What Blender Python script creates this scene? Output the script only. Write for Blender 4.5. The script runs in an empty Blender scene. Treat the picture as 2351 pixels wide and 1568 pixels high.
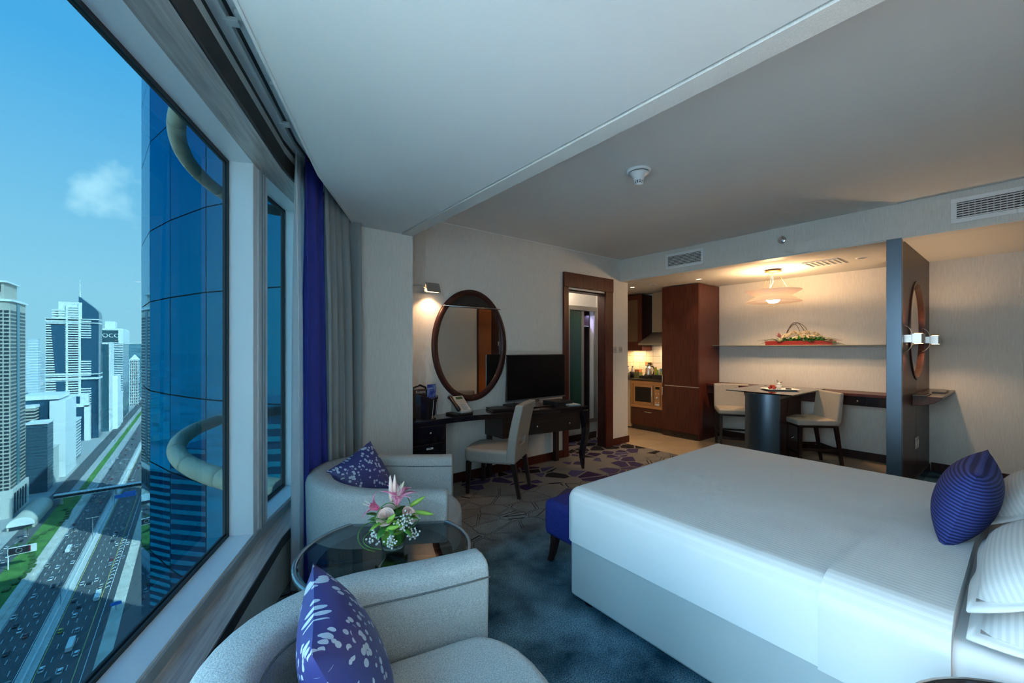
import bpy, math, random
from mathutils import Vector, Matrix
random.seed(7)
PI = math.pi
sc = bpy.context.scene
COL = sc.collection
C, S = math.cos, math.sin
# ------------------------------------------------------------------ camera
EYE = 1.45
YAW = math.radians(38.265)
cam_d = bpy.data.cameras.new('camera')
cam = bpy.data.objects.new('camera', cam_d); COL.objects.link(cam)
cam.location = (0, 0, EYE)
cam.rotation_euler = (PI / 2, 0, -YAW)
cam_d.sensor_width = 36.0
cam_d.lens = 36.0 * 937.1 / 2351.0
cam_d.shift_y = 14.2 / 2351.0
cam_d.clip_start = 0.02; cam_d.clip_end = 20000
sc.camera = cam
sc.view_settings.view_transform = 'Standard'
sc.view_settings.look = 'None'
sc.view_settings.gamma = 1.0
sc.view_settings.use_curve_mapping = False
sc.view_settings.exposure = 0.14
sc.cycles.max_bounces = 6
sc.cycles.diffuse_bounces = 3
sc.cycles.glossy_bounces = 3
sc.cycles.transmission_bounces = 2
sc.cycles.transparent_max_bounces = 8
sc.cycles.sample_clamp_indirect = 6.0
sc.cycles.use_adaptive_sampling = True
sc.cycles.adaptive_threshold = 0.15
sc.cycles.adaptive_min_samples = 20
sc.cycles.debug_bvh_type = 'STATIC_BVH'
sc.cycles.caustics_reflective = False
sc.cycles.caustics_refractive = False
# ------------------------------------------------------------------ sky and sun
SKY = 15.0
w = bpy.data.worlds.new('sky'); sc.world = w; w.use_nodes = True
nt = w.node_tree; nt.nodes.clear()
N = nt.nodes.new; L = nt.links.new
out = N('ShaderNodeOutputWorld'); bg = N('ShaderNodeBackground'); L(bg.outputs[0], out.inputs[0])
tc = N('ShaderNodeTexCoord'); sep = N('ShaderNodeSeparateXYZ'); L(tc.outputs['Generated'], sep.inputs[0])
rmp = N('ShaderNodeValToRGB'); cr = rmp.color_ramp
cr.elements[0].position = 0.0; cr.elements[0].color = (0.68, 0.79, 0.80, 1)
cr.elements[1].position = 1.0; cr.elements[1].color = (0.10, 0.36, 0.68, 1)
for p, c in ((0.10, (0.64, 0.79, 0.83, 1)), (0.22, (0.48, 0.71, 0.83, 1)), (0.46, (0.17, 0.53, 0.81, 1))):
    e = cr.elements.new(p); e.color = c
L(sep.outputs[2], rmp.inputs[0])
# one cumulus low over the city
cd = Vector((-0.155, 1.37, 0.37)).normalized()
vm = N('ShaderNodeVectorMath'); vm.operation = 'DISTANCE'; L(tc.outputs['Generated'], vm.inputs[0]); vm.inputs[1].default_value = cd
ns = N('ShaderNodeTexNoise'); ns.inputs['Scale'].default_value = 16; ns.inputs['Detail'].default_value = 6; L(tc.outputs['Generated'], ns.inputs['Vector'])
m1 = N('ShaderNodeMapRange'); m1.inputs[1].default_value = 0.02; m1.inputs[2].default_value = 0.10; m1.inputs[3].default_value = 1.0; m1.inputs[4].default_value = 0.0
L(vm.outputs['Value'], m1.inputs[0])
ad = N('ShaderNodeMath'); ad.operation = 'MULTIPLY_ADD'; ad.inputs[1].default_value = 1.6; ad.inputs[2].default_value = -0.95; L(ns.outputs[0], ad.inputs[0])
ad2 = N('ShaderNodeMath'); ad2.operation = 'ADD'; L(ad.outputs[0], ad2.inputs[0]); L(m1.outputs[0], ad2.inputs[1])
m2 = N('ShaderNodeMapRange'); m2.inputs[1].default_value = 0.45; m2.inputs[2].default_value = 0.85; L(ad2.outputs[0], m2.inputs[0])
mx = N('ShaderNodeMix'); mx.data_type = 'RGBA'; L(m2.outputs[0], mx.inputs[0]); L(rmp.outputs[0], mx.inputs[6]); mx.inputs[7].default_value = (1.0, 1.0, 1.0, 1)
L(mx.outputs[2], bg.inputs[0]); bg.inputs[1].default_value = SKY
w.cycles.sampling_method = 'AUTOMATIC'

sun_d = bpy.data.lights.new('sun', 'SUN'); sun_d.energy = 75.0; sun_d.color = (1.0, 0.95, 0.86); sun_d.angle = 0.01
sun = bpy.data.objects.new('sun', sun_d); COL.objects.link(sun)
sun.rotation_euler = Vector((-0.55, 0.75, -0.75)).to_track_quat('-Z', 'Y').to_euler()
def portal(name, loc, rot, sx, sy):
    d = bpy.data.lights.new(name, 'AREA'); d.shape = 'RECTANGLE'; d.size = sx; d.size_y = sy; d.cycles.is_portal = True
    o = bpy.data.objects.new(name, d); COL.objects.link(o); o.location = loc; o.rotation_euler = rot
    return o
def lamp(name, kind, loc, energy, color=(1, .66, .36), size=0.05, aim=None, spot=None, parent=None):
    d = bpy.data.lights.new(name, kind); d.energy = energy; d.color = color
    if kind == 'AREA': d.size = size
    else: d.shadow_soft_size = size
    if spot: d.spot_size = spot; d.spot_blend = 0.6
    o = bpy.data.objects.new(name, d); COL.objects.link(o); o.location = loc
    if aim: o.rotation_euler = Vector(aim).to_track_quat('-Z', 'Y').to_euler()
    if parent: o.parent = parent
    return o
# ------------------------------------------------------------------ materials
MAT = {}
def mat(name, col, rough=0.5, metal=0.0, spec=0.5, coat=0.0, emit=None, estr=0.0):
    if name in MAT: return MAT[name]
    m = bpy.data.materials.new(name); m.use_nodes = True; MAT[name] = m
    b = m.node_tree.nodes['Principled BSDF']
    b.inputs['Base Color'].default_value = (*col, 1); b.inputs['Roughness'].default_value = rough
    b.inputs['Metallic'].default_value = metal; b.inputs['Specular IOR Level'].default_value = spec
    b.inputs['Coat Weight'].default_value = coat
    if emit: b.inputs['Emission Color'].default_value = (*emit, 1); b.inputs['Emission Strength'].default_value = estr
    return m
def tex(m, kind, scale, stretch=(1, 1, 1), ramp=None, bump=0.0, bdist=0.01, detail=3, coord='Object', rough=None, rot=(0, 0, 0), vt='POINT'):
    """noise or wave texture feeding the base colour (two-colour ramp) and/or a bump"""
    nt = m.node_tree; N = nt.nodes.new; L = nt.links.new; b = nt.nodes['Principled BSDF']
    tc = N('ShaderNodeTexCoord'); mp = N('ShaderNodeMapping'); mp.inputs['Scale'].default_value = stretch; mp.inputs['Rotation'].default_value = rot; mp.vector_type = vt
    L(tc.outputs[coord], mp.inputs[0])
    if kind == 'noise':
        t = N('ShaderNodeTexNoise'); t.inputs['Scale'].default_value = scale; t.inputs['Detail'].default_value = detail; o = t.outputs[0]
    elif kind == 'wave':
        t = N('ShaderNodeTexWave'); t.inputs['Scale'].default_value = scale; t.inputs['Distortion'].default_value = 0.0; o = t.outputs[1]
    else:
        t = N('ShaderNodeTexVoronoi'); t.inputs['Scale'].default_value = scale; o = t.outputs['Distance']
    L(mp.outputs[0], t.inputs['Vector'])
    if ramp:
        r = N('ShaderNodeValToRGB'); r.color_ramp.elements[0].color = (*ramp[0], 1); r.color_ramp.elements[1].color = (*ramp[1], 1)
        r.color_ramp.elements[0].position = ramp[2] if len(ramp) > 2 else 0.3; r.color_ramp.elements[1].position = ramp[3] if len(ramp) > 3 else 0.7
        L(o, r.inputs[0]); L(r.outputs[0], b.inputs['Base Color'])
    if bump:
        bp = N('ShaderNodeBump'); bp.inputs['Strength'].default_value = bump; bp.inputs['Distance'].default_value = bdist
        L(o, bp.inputs['Height'])
        prev = b.inputs['Normal'].links
        if prev: L(prev[0].from_socket, bp.inputs['Normal'])
        L(bp.outputs[0], b.inputs['Normal'])
    return m
def glass(name, tint, ior=1.45, rough=0.0, refl=1.0):
    m = bpy.data.materials.new(name); m.use_nodes = True; MAT[name] = m
    nt = m.node_tree; nt.nodes.clear(); N = nt.nodes.new; L = nt.links.new
    o = N('ShaderNodeOutputMaterial'); mx = N('ShaderNodeMixShader'); t = N('ShaderNodeBsdfTransparent'); g = N('ShaderNodeBsdfGlossy')
    t.inputs[0].default_value = (*tint, 1); g.inputs['Roughness'].default_value = rough; g.inputs[0].default_value = (refl, refl, refl, 1)
    f = N('ShaderNodeFresnel'); f.inputs[0].default_value = ior
    gm = N('ShaderNodeNewGeometry'); iv = N('ShaderNodeMath'); iv.operation = 'SUBTRACT'; iv.inputs[0].default_value = 1.0; L(gm.outputs['Backfacing'], iv.inputs[1])
    mu = N('ShaderNodeMath'); mu.operation = 'MULTIPLY'; L(f.outputs[0], mu.inputs[0]); L(iv.outputs[0], mu.inputs[1])
    L(mu.outputs[0], mx.inputs[0]); L(t.outputs[0], mx.inputs[1]); L(g.outputs[0], mx.inputs[2]); L(mx.outputs[0], o.inputs[0])
    return m
def voronoi_spots(m, scale, base, spot, thr=0.33, mask_scale=6.0, coord='UV', mthr=0.5):
    """lighter round blots in clusters on a dark ground (printed cushion)"""
    nt = m.node_tree; N = nt.nodes.new; L = nt.links.new; b = nt.nodes['Principled BSDF']
    tc = N('ShaderNodeTexCoord'); v = N('ShaderNodeTexVoronoi'); v.inputs['Scale'].default_value = scale; v.inputs['Randomness'].default_value = 0.9
    n = N('ShaderNodeTexNoise'); n.inputs['Scale'].default_value = mask_scale; n.inputs['Detail'].default_value = 1
    L(tc.outputs[coord], v.inputs['Vector']); L(tc.outputs[coord], n.inputs['Vector'])
    a = N('ShaderNodeMath'); a.operation = 'LESS_THAN'; a.inputs[1].default_value = thr; L(v.outputs['Distance'], a.inputs[0])
    c = N('ShaderNodeMath'); c.operation = 'GREATER_THAN'; c.inputs[1].default_value = mthr; L(n.outputs[0], c.inputs[0])
    d = N('ShaderNodeMath'); d.operation = 'MULTIPLY'; L(a.outputs[0], d.inputs[0]); L(c.outputs[0], d.inputs[1])
    mx = N('ShaderNodeMix'); mx.data_type = 'RGBA'; L(d.outputs[0], mx.inputs[0]); mx.inputs[6].default_value = (*base, 1); mx.inputs[7].default_value = (*spot, 1)
    L(mx.outputs[2], b.inputs['Base Color'])

M_paper = mat('wallpaper', (.60, .56, .51), .8, spec=.2); tex(M_paper, 'noise', 26, (9, 9, .5), ((.69, .665, .625), (.80, .775, .735)), .25, .004, 4)
M_ceil = mat('ceiling_paint', (.84, .84, .82), .9, spec=.1)
M_white = mat('white_paint', (.78, .78, .76), .6)
M_alu = mat('white_aluminium', (.90, .91, .92), .35, spec=.5)
M_alug = mat('grey_aluminium', (.42, .46, .48), .4, .3)
M_gasket = mat('gasket', (.02, .025, .03), .6)
M_sillwood = mat('sill_wood', (.16, .10, .08), .35, coat=.3); tex(M_sillwood, 'noise', 5, (1, .06, .06), ((.36, .30, .27), (.60, .52, .47)), .05, .002, 6, rot=(0, 0, math.radians(66.97)), vt='TEXTURE')
M_edgewood = mat('dark_edge', (.045, .030, .026), .5)
M_wood = mat('mahogany', (.10, .022, .016), .4, spec=.3, coat=.12); tex(M_wood, 'noise', 7, (14, 14, .7), ((.045, .008, .006), (.105, .021, .014)), 0, .002, 5)
M_woodd = mat('dark_mahogany', (.04, .012, .010), .42, spec=.3, coat=.10); tex(M_woodd, 'noise', 7, (12, 12, .8), ((.022, .008, .008), (.060, .018, .014)), 0, .002, 5)
M_black = mat('black_lacquer', (.010, .008, .012), .16, coat=.6)
M_espresso = mat('espresso', (.022, .012, .010), .35, coat=.2)
M_chrome = mat('chrome', (.75, .75, .76), .18, 1.0)
M_steel = mat('brushed_steel', (.55, .54, .53), .35, 1.0)
M_copper = mat('warm_steel', (.50, .28, .13), .42, .7)
M_bluemetal = mat('lacquered_column', (.10, .145, .20), .33, .85)
M_mirror = mat('mirror_glass', (.86, .88, .88), .01, 1.0)
M_fabric = mat('woven_fabric', (.46, .46, .44), .9, spec=.15)
tex(M_fabric, 'noise', 240, (1, 1, 1.6), ((.37, .375, .365), (.58, .58, .56), .36, .64), .7, .003, 2)
M_chairfab = mat('chair_fabric', (.42, .38, .33), .9, spec=.15)
tex(M_chairfab, 'noise', 210, (1, 1, 2), ((.30, .275, .245), (.50, .465, .42), .36, .64), .5, .003, 2)
M_sheet = mat('white_linen', (.82, .82, .82), .75, spec=.2); tex(M_sheet, 'wave', 22, (0, 0, 0), None, 0)
def stripes(name, scale, axis, c0, c1, bump=.15):
    m = mat(name, c0, .7, spec=.2); st = [0, 0, 0]; st[axis] = 1
    # stripes run across one axis only: feed the wave by that axis
    nt = m.node_tree; N = nt.nodes.new; L = nt.links.new; b = nt.nodes['Principled BSDF']
    tc = N('ShaderNodeTexCoord'); sp = N('ShaderNodeSeparateXYZ'); L(tc.outputs['Object'], sp.inputs[0])
    mu = N('ShaderNodeMath'); mu.operation = 'MULTIPLY'; mu.inputs[1].default_value = scale; L(sp.outputs[axis], mu.inputs[0])
    si = N('ShaderNodeMath'); si.operation = 'SINE'; L(mu.outputs[0], si.inputs[0])
    mr = N('ShaderNodeMapRange'); mr.inputs[1].default_value = -.5; mr.inputs[2].default_value = .5; L(si.outputs[0], mr.inputs[0])
    mx = N('ShaderNodeMix'); mx.data_type = 'RGBA'; L(mr.outputs[0], mx.inputs[0]); mx.inputs[6].default_value = (*c0, 1); mx.inputs[7].default_value = (*c1, 1)
    L(mx.outputs[2], b.inputs['Base Color'])
    if bump:
        bp = N('ShaderNodeBump'); bp.inputs['Strength'].default_value = bump; bp.inputs['Distance'].default_value = .003; L(mr.outputs[0], bp.inputs['Height']); L(bp.outputs[0], b.inputs['Normal'])
    return m
M_bedside = mat('divan_fabric', (.50, .52, .52), .7, spec=.25)
M_purple = mat('indigo_velvet', (.022, .030, .20), .8, spec=.2); tex(M_purple, 'noise', 120, (1, 1, 1), ((.017, .022, .15), (.030, .042, .26)), .2, .002)
M_blk = mat('black_plastic', (.012, .012, .014), .4)
M_screen = mat('screen', (.006, .006, .007), .22, spec=.3)
M_grey = mat('grey_plastic', (.42, .41, .39), .45)
M_leaf = mat('leaf_green', (.05, .20, .035), .4); tex(M_leaf, 'noise', 30, (1, 1, 1), ((.025, .12, .02), (.09, .30, .05)))
M_leafl = mat('leaf_lime', (.30, .52, .07), .4)
M_pink = mat('lily_pink', (.88, .22, .42), .45); tex(M_pink, 'noise', 25, (1, 1, 1), ((.80, .12, .32), (.95, .48, .60)))
M_rose = mat('rose_pale', (.95, .68, .60), .5)
M_white_f = mat('white_petal', (.85, .85, .82), .5)
M_cream_f = mat('cream_petal', (.85, .76, .58), .5)
M_dustpink = mat('dusty_pink', (.55, .22, .22), .6)
G_clear = glass('clear_pane', (.98, .99, 1.0), 1.35)
G_dim = glass('view_dimming_pane', (.152, .220, .247), 1.16)  # pane colour darkened to dim the view outside against the room
G_table = glass('smoked_glass', (.42, .50, .54), 1.7)
G_vase = glass('vase_glass', (.92, .97, .95), 1.35)
# ------------------------------------------------------------------ mesh helper
class MB:
    def __init__(s, M=None): s.v = []; s.f = []; s.M = M; s.uv = None
    def add(s, vs, fs):
        b = len(s.v)
        for p in vs:
            p = Vector(p); s.v.append(s.M @ p if s.M else p)
        s.f += [tuple(b + i for i in f) for f in fs]; return s
    def box(s, x0, x1, y0, y1, z0, z1):
        if x0 > x1: x0, x1 = x1, x0
        if y0 > y1: y0, y1 = y1, y0
        if z0 > z1: z0, z1 = z1, z0
        return s.add([(x0, y0, z0), (x1, y0, z0), (x1, y1, z0), (x0, y1, z0), (x0, y0, z1), (x1, y0, z1), (x1, y1, z1), (x0, y1, z1)],
                     [(3, 2, 1, 0), (4, 5, 6, 7), (0, 1, 5, 4), (1, 2, 6, 5), (2, 3, 7, 6), (3, 0, 4, 7)])
    def prism(s, poly, z0, z1):
        n = len(poly); a = sum(poly[i][0] * poly[(i + 1) % n][1] - poly[(i + 1) % n][0] * poly[i][1] for i in range(n))
        if a < 0: poly = poly[::-1]
        vs = [(x, y, z0) for x, y in poly] + [(x, y, z1) for x, y in poly]
        return s.add(vs, [tuple(range(n - 1, -1, -1)), tuple(range(n, 2 * n))] + [(i, (i + 1) % n, n + (i + 1) % n, n + i) for i in range(n)])
    def extr(s, poly3, d):
        """polygon in 3-D swept by vector d"""
        n = len(poly3); d = Vector(d); vs = [Vector(p) for p in poly3]; vs += [p + d for p in vs]
        return s.add(vs, [tuple(range(n - 1, -1, -1)), tuple(range(n, 2 * n))] + [(i, (i + 1) % n, n + (i + 1) % n, n + i) for i in range(n)])
    def loft(s, rings, closed=True, caps=True):
        n = len(rings[0]); b = []
        for r in rings: b += list(r)
        fs = []
        for k in range(len(rings) - 1):
            for i in range(n if closed else n - 1):
                j = (i + 1) % n; fs.append((k * n + i, k * n + j, (k + 1) * n + j, (k + 1) * n + i))
        if caps: fs += [tuple(range(n - 1, -1, -1)), tuple((len(rings) - 1) * n + i for i in range(n))]
        return s.add(b, fs)
    def tube(s, pts, r, n=8, caps=True):
        pts = [Vector(p) for p in pts]; rings = []; up = None
        for i, p in enumerate(pts):
            t = (pts[min(i + 1, len(pts) - 1)] - pts[max(i - 1, 0)]).normalized()
            if up is None:
                up = Vector((0, 0, 1)) if abs(t.z) < .9 else Vector((1, 0, 0))
            u = t.cross(up).normalized(); up = u.cross(t).normalized()
            rr = r[i] if isinstance(r, (list, tuple)) else r
            rings.append([p + (u * C(a) + up * S(a)) * rr for a in (2 * PI * k / n for k in range(n))])
        return s.loft(rings, True, caps)
    def lathe(s, prof, c=(0, 0, 0), n=20, caps=True):
        rings = [[(c[0] + r * C(2 * PI * k / n), c[1] + r * S(2 * PI * k / n), c[2] + z) for k in range(n)] for r, z in prof]
        return s.loft(rings, True, caps)
    def bar(s, a, b, wd, ht):
        """rectangular bar between two points"""
        a = Vector(a); b = Vector(b); t = (b - a).normalized(); up = Vector((0, 0, 1)) if abs(t.z) < .95 else Vector((0, 1, 0))
        u = t.cross(up).normalized(); v = u.cross(t)
        r = lambda p: [p - u * wd / 2 - v * ht / 2, p + u * wd / 2 - v * ht / 2, p + u * wd / 2 + v * ht / 2, p - u * wd / 2 + v * ht / 2]
        return s.loft([r(a), r(b)])
    def grid(s, fn, nu, nv):
        vs = [fn(i / nu, j / nv) for i in range(nu + 1) for j in range(nv + 1)]
        fs = [(i * (nv + 1) + j, (i + 1) * (nv + 1) + j, (i + 1) * (nv + 1) + j + 1, i * (nv + 1) + j + 1) for i in range(nu) for j in range(nv)]
        b = len(s.v); s.add(vs, fs)
        if s.uv is None: s.uv = {}
        for i in range(nu + 1):
            for j in range(nv + 1): s.uv[b + i * (nv + 1) + j] = (i / nu, j / nv)
        return s
    def build(s, name, m, parent=None, bevel=0, smooth=False, seg=2, subsurf=0, solid=0):
        me = bpy.data.meshes.new(name); me.from_pydata([tuple(v) for v in s.v], [], s.f); me.validate(); me.update()
        if s.uv:
            ul = me.uv_layers.new(name='map')
            for lp in me.loops: ul.data[lp.index].uv = s.uv.get(lp.vertex_index, (0, 0))
        o = bpy.data.objects.new(name, me); COL.objects.link(o)
        for mm in (m if isinstance(m, (list, tuple)) else [m]): me.materials.append(mm)
        if parent: o.parent = parent
        if smooth:
            for p in me.polygons: p.use_smooth = True
        if solid:
            q = o.modifiers.new('solid', 'SOLIDIFY'); q.thickness = solid; q.offset = 0
        if bevel:
            q = o.modifiers.new('bevel', 'BEVEL'); q.width = bevel; q.segments = seg; q.limit_method = 'ANGLE'; q.angle_limit = .6
            for p in me.polygons: p.use_smooth = True
            q.harden_normals = True
        if subsurf:
            q = o.modifiers.new('sub', 'SUBSURF'); q.levels = subsurf; q.render_levels = subsurf
        return o
def tag(o, label=None, cat=None, group=None, kind=None):
    if label: o['label'] = label
    if cat: o['category'] = cat
    if group: o['group'] = group
    if kind: o['kind'] = kind
    return o
def thing(name, label, cat, loc=(0, 0, 0), rz=0.0, group=None):
    o = bpy.data.objects.new(name, None); COL.objects.link(o); o.location = loc; o.rotation_euler = (0, 0, rz); o.empty_display_size = .1
    return tag(o, label, cat, group)
def struct(o, label, cat): return tag(o, label, cat, kind='structure')
def dup(root, loc, rz, label, group=None):
    r = root.copy(); COL.objects.link(r); r.location = loc; r.rotation_euler = (0, 0, rz); r['label'] = label
    if group: r['group'] = group
    for ch in list(root.children):
        c = ch.copy(); COL.objects.link(c); c.parent = r
        for g in list(ch.children):
            d = g.copy(); COL.objects.link(d); d.parent = c
    return r
def bx(x0, x1, y0, y1, z0, z1): return MB().box(x0, x1, y0, y1, z0, z1)
def hard_edges(o):
    for p in o.data.polygons: p.use_smooth = False
# ------------------------------------------------------------------ window geometry frames
B1 = math.radians(38.265 - 15.24); B2 = math.radians(38.265 - 9.66)
d1 = Vector((S(B1), C(B1), 0)); n1 = Vector((C(B1), -S(B1), 0))
d2 = Vector((S(B2), C(B2), 0)); n2 = Vector((C(B2), -S(B2), 0))
DY = 0.249
def P1(s, y): v = d1 * s - n1 * y; return (v.x, v.y)
def P2(s, y): v = d2 * s - n2 * (y + DY); return (v.x, v.y)
def kink(y):
    a, b, c, d = n1.x, n1.y, n2.x, n2.y; e, f = -y, -(y + DY); D = a * d - b * c
    return ((e * d - b * f) / D, (a * f - e * c) / D)
def frame(d, n): return Matrix(((d.x, -n.x, 0, 0), (d.y, -n.y, 0, 0), (0, 0, 1, 0), (0, 0, 0, 1)))
F1 = frame(d1, n1); F2 = Matrix.Translation(-n2 * DY) @ frame(d2, n2)
S0 = -1.05; S2E = 3.62
def strip(yi, yo, z0, z1, s0=S0, s2=S2E):
    return MB().prism([P1(s0, yi), kink(yi), P2(s2, yi), P2(s2, yo), kink(yo), P1(s0, yo)], z0, z1)
ZC = 2.77; ZS = 2.452; YM = 3.83; XB = 5.10; XD = 6.87; YH = -0.56; XS = 1.565
# ------------------------------------------------------------------ carpet
def carpet_material():
    m = mat('patterned_carpet', (.1, .1, .1), .95, spec=.1); nt = m.node_tree; N = nt.nodes.new; L = nt.links.new; b = nt.nodes['Principled BSDF']
    tc = N('ShaderNodeTexCoord'); sp = N('ShaderNodeSeparateXYZ'); L(tc.outputs['Object'], sp.inputs[0])
    def math_(op, a, b_=None, c=None):
        q = N('ShaderNodeMath'); q.operation = op
        for i, x in enumerate((a, b_, c)):
            if x is None: continue
            if isinstance(x, (int, float)): q.inputs[i].default_value = x
            else: L(x, q.inputs[i])
        return q.outputs[0]
    def mix(f, a, c):
        q = N('ShaderNodeMix'); q.data_type = 'RGBA'
        if isinstance(f, (int, float)): q.inputs[0].default_value = f
        else: L(f, q.inputs[0])
        for i, x in ((6, a), (7, c)):
            if isinstance(x, tuple): q.inputs[i].default_value = (*x, 1)
            else: L(x, q.inputs[i])
        return q.outputs[2]
    mp = N('ShaderNodeMapping'); mp.inputs['Rotation'].default_value = (0, 0, .5); mp.inputs['Scale'].default_value = (1, 1.25, 1); L(tc.outputs['Object'], mp.inputs[0])
    vor = N('ShaderNodeTexVoronoi'); vor.feature = 'DISTANCE_TO_EDGE'; vor.inputs['Scale'].default_value = 4.3; L(mp.outputs[0], vor.inputs['Vector'])
    vc = N('ShaderNodeTexVoronoi'); vc.feature = 'F1'; vc.inputs['Scale'].default_value = 4.3; L(mp.outputs[0], vc.inputs['Vector'])
    sc_ = N('ShaderNodeSeparateColor'); L(vc.outputs['Color'], sc_.inputs[0])
    big = N('ShaderNodeTexNoise'); big.inputs['Scale'].default_value = 1.1; L(tc.outputs['Object'], big.inputs['Vector'])
    mid = N('ShaderNodeTexNoise'); mid.inputs['Scale'].default_value = 3.5; mid.inputs['Detail'].default_value = 5; L(tc.outputs['Object'], mid.inputs['Vector'])
    fine = N('ShaderNodeTexNoise'); fine.inputs['Scale'].default_value = 170; fine.inputs['Detail'].default_value = 2; L(tc.outputs['Object'], fine.inputs['Vector'])
    t = math_('ADD', math_('MULTIPLY_ADD', sp.outputs[1], 1.0, -2.75), math_('MULTIPLY_ADD', big.outputs[0], .9, -.45))   # 0 where outlines begin
    t = math_('ADD', t, math_('MULTIPLY', sp.outputs[0], .10))
    mr_ = N('ShaderNodeMapRange'); mr_.inputs[1].default_value = .34; mr_.inputs[2].default_value = .66; L(mid.outputs[0], mr_.inputs[0])
    base = mix(mr_.outputs[0], (.020, .075, .125), (.22, .45, .60))
    warm = mix(mid.outputs[0], (.34, .31, .28), (.46, .42, .38))
    ground = mix(math_('MULTIPLY_ADD', t, 1.0, .35), base, warm)
    # filled cells
    inside = math_('GREATER_THAN', vor.outputs['Distance'], .055)
    pick = math_('GREATER_THAN', math_('ADD', sc_.outputs[0], math_('MULTIPLY', t, .45)), .86)
    far = math_('GREATER_THAN', t, .30)
    fill = math_('MULTIPLY', math_('MULTIPLY', inside, pick), far)
    colr = mix(sc_.outputs[1], (.050, .014, .085), (.16, .135, .32)); 
    colr = mix(math_('GREATER_THAN', sc_.outputs[2], .7), colr, (.030, .020, .022))
    g2 = mix(fill, ground, colr)
    # outlined cells
    e1 = math_('LESS_THAN', vor.outputs['Distance'], .050); e2 = math_('GREATER_THAN', vor.outputs['Distance'], .030)
    nearb = math_('MULTIPLY', math_('GREATER_THAN', t, -.05), math_('LESS_THAN', t, .75))
    lines = math_('MULTIPLY', math_('MULTIPLY', e1, e2), math_('MULTIPLY', nearb, math_('GREATER_THAN', sc_.outputs[1], .25)))
    g3 = mix(lines, g2, (.014, .012, .020))
    fr_ = N('ShaderNodeMapRange'); fr_.inputs[1].default_value = .35; fr_.inputs[2].default_value = .68; fr_.inputs[3].default_value = .80; fr_.inputs[4].default_value = .0; L(fine.outputs[0], fr_.inputs[0])
    g4 = mix(fr_.outputs[0], g3, (.008, .016, .026))
    L(g4, b.inputs['Base Color'])
    bp = N('ShaderNodeBump'); bp.inputs['Strength'].default_value = .6; bp.inputs['Distance'].default_value = .006; L(fine.outputs[0], bp.inputs['Height']); L(bp.outputs[0], b.inputs['Normal'])
    return m
M_carpet = carpet_material()
fl = MB().prism([P1(-.9, .69), (5.18, YH), (5.18, YM), (1.2, YM), P2(3.55, .69), kink(.69)], -.06, 0); fl.box(3.0, 5.18, YM, 5.6, -.06, 0); fl.box(5.18, XD, YH, .78, -.06, 0)
struct(fl.build('floor', M_carpet), 'patterned grey carpet with purple and black stone-shaped motifs', 'floor')
# kitchen tiles: each tile a piece of the floor
M_tile = mat('beige_tile', (.46, .36, .25), .35); tex(M_tile, 'noise', 3, (1, 1, 1), ((.42, .32, .215), (.52, .41, .285)), 0)
M_grout = mat('grout', (.26, .21, .16), .9)
kf = struct(bx(5.18, 6.9, .78, 5.6, -.07, -.005).build('floor_kitchen', M_grout), 'beige tiled floor of the kitchen and dining recess', 'floor')
tile_me = None
for i in range(3):
    for j in range(9):
        x0 = 5.185 + i * .563; y0 = .785 + j * .5355
        if tile_me is None:
            t0 = bx(0, .560, 0, .5325, -.01, 0).build('tile', M_tile, kf, bevel=.002); tile_me = t0; t0.location = (x0, y0, 0)
        else:
            t = tile_me.copy(); COL.objects.link(t); t.location = (x0, y0, 0)
# ------------------------------------------------------------------ walls
wm = MB()
wm.box(1.2, 3.96, YM, YM + .13, 0, ZC + .1); wm.box(4.74, 5.29, YM, YM + .13, 0, ZC + .1); wm.box(3.96, 4.74, YM, YM + .13, 2.22, ZC + .1)
wm.box(5.17, 5.29, YM + .13, 5.6, 0, ZC + .1)
struct(wm.build('wall_far', M_paper), 'papered wall with the oval mirror and the doorway', 'wall')
struct(bx(.70, XS, 3.42, 3.95, 0, ZC).build('wall_pier', M_paper), 'papered pier between the curtain and the desk', 'wall')
struct(bx(XD, XD + .12, YH - .1, 5.6, 0, ZC + .1).build('wall_right', M_paper), 'papered wall behind the dining bar and shelf', 'wall')
struct(bx(-1.4, XD + .12, YH - .12, YH, 0, ZC + .1).build('wall_back', M_paper), 'papered headboard wall behind the bed', 'wall')
struct(bx(5.29, XD + .1, 5.0, 5.12, 0, ZC + .1).build('wall_kitchen', M_white), 'end wall of the kitchenette', 'wall')
# bulkhead over the opening to the dining recess
struct(bx(XB, XB + .17, YH, YM, ZS + .003, ZC + .1).build('wall_bulkhead', M_paper), 'papered bulkhead above the dining recess', 'wall')
struct(bx(XB + .012, XB + .158, YH, YM, ZS - .006, ZS + .003).build('trim_1', M_white), 'white edge trim under the bulkhead', 'trim')
struct(bx(XB + .17, XD + .1, YH - .1, 5.1, ZS + .012, ZC + .1).build('ceiling_dining', M_ceil), 'low ceiling of the dining recess', 'ceiling')
struct(bx(XS, XB, YH - .1, YM + .1, ZC, ZC + .1).build('ceiling', M_ceil), 'main ceiling above the bed', 'ceiling')
# lowered ceiling along the window with its papered edge band
lc = MB().prism([P1(S0, .465), kink(.465), P2(S2E, .465), (1.449, 3.9), (1.449, YH - .1), P1(S0, .3)], ZS, ZC + .1)
struct(lc.build('ceiling_window', M_ceil), 'lowered white ceiling along the window', 'ceiling')
band = MB(); band.box(1.463, XS, YH - .1, 3.9, ZS - .006, ZC + .1); struct(band.build('trim_2', M_paper), 'papered edge band of the lowered ceiling', 'trim')
# thin trim where far wall meets ceiling
struct(bx(XS, XB, YM - .012, YM, ZC - .012, ZC).build('trim_3', M_ceil), 'thin shadow trim at the top of the far wall', 'trim')
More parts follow.
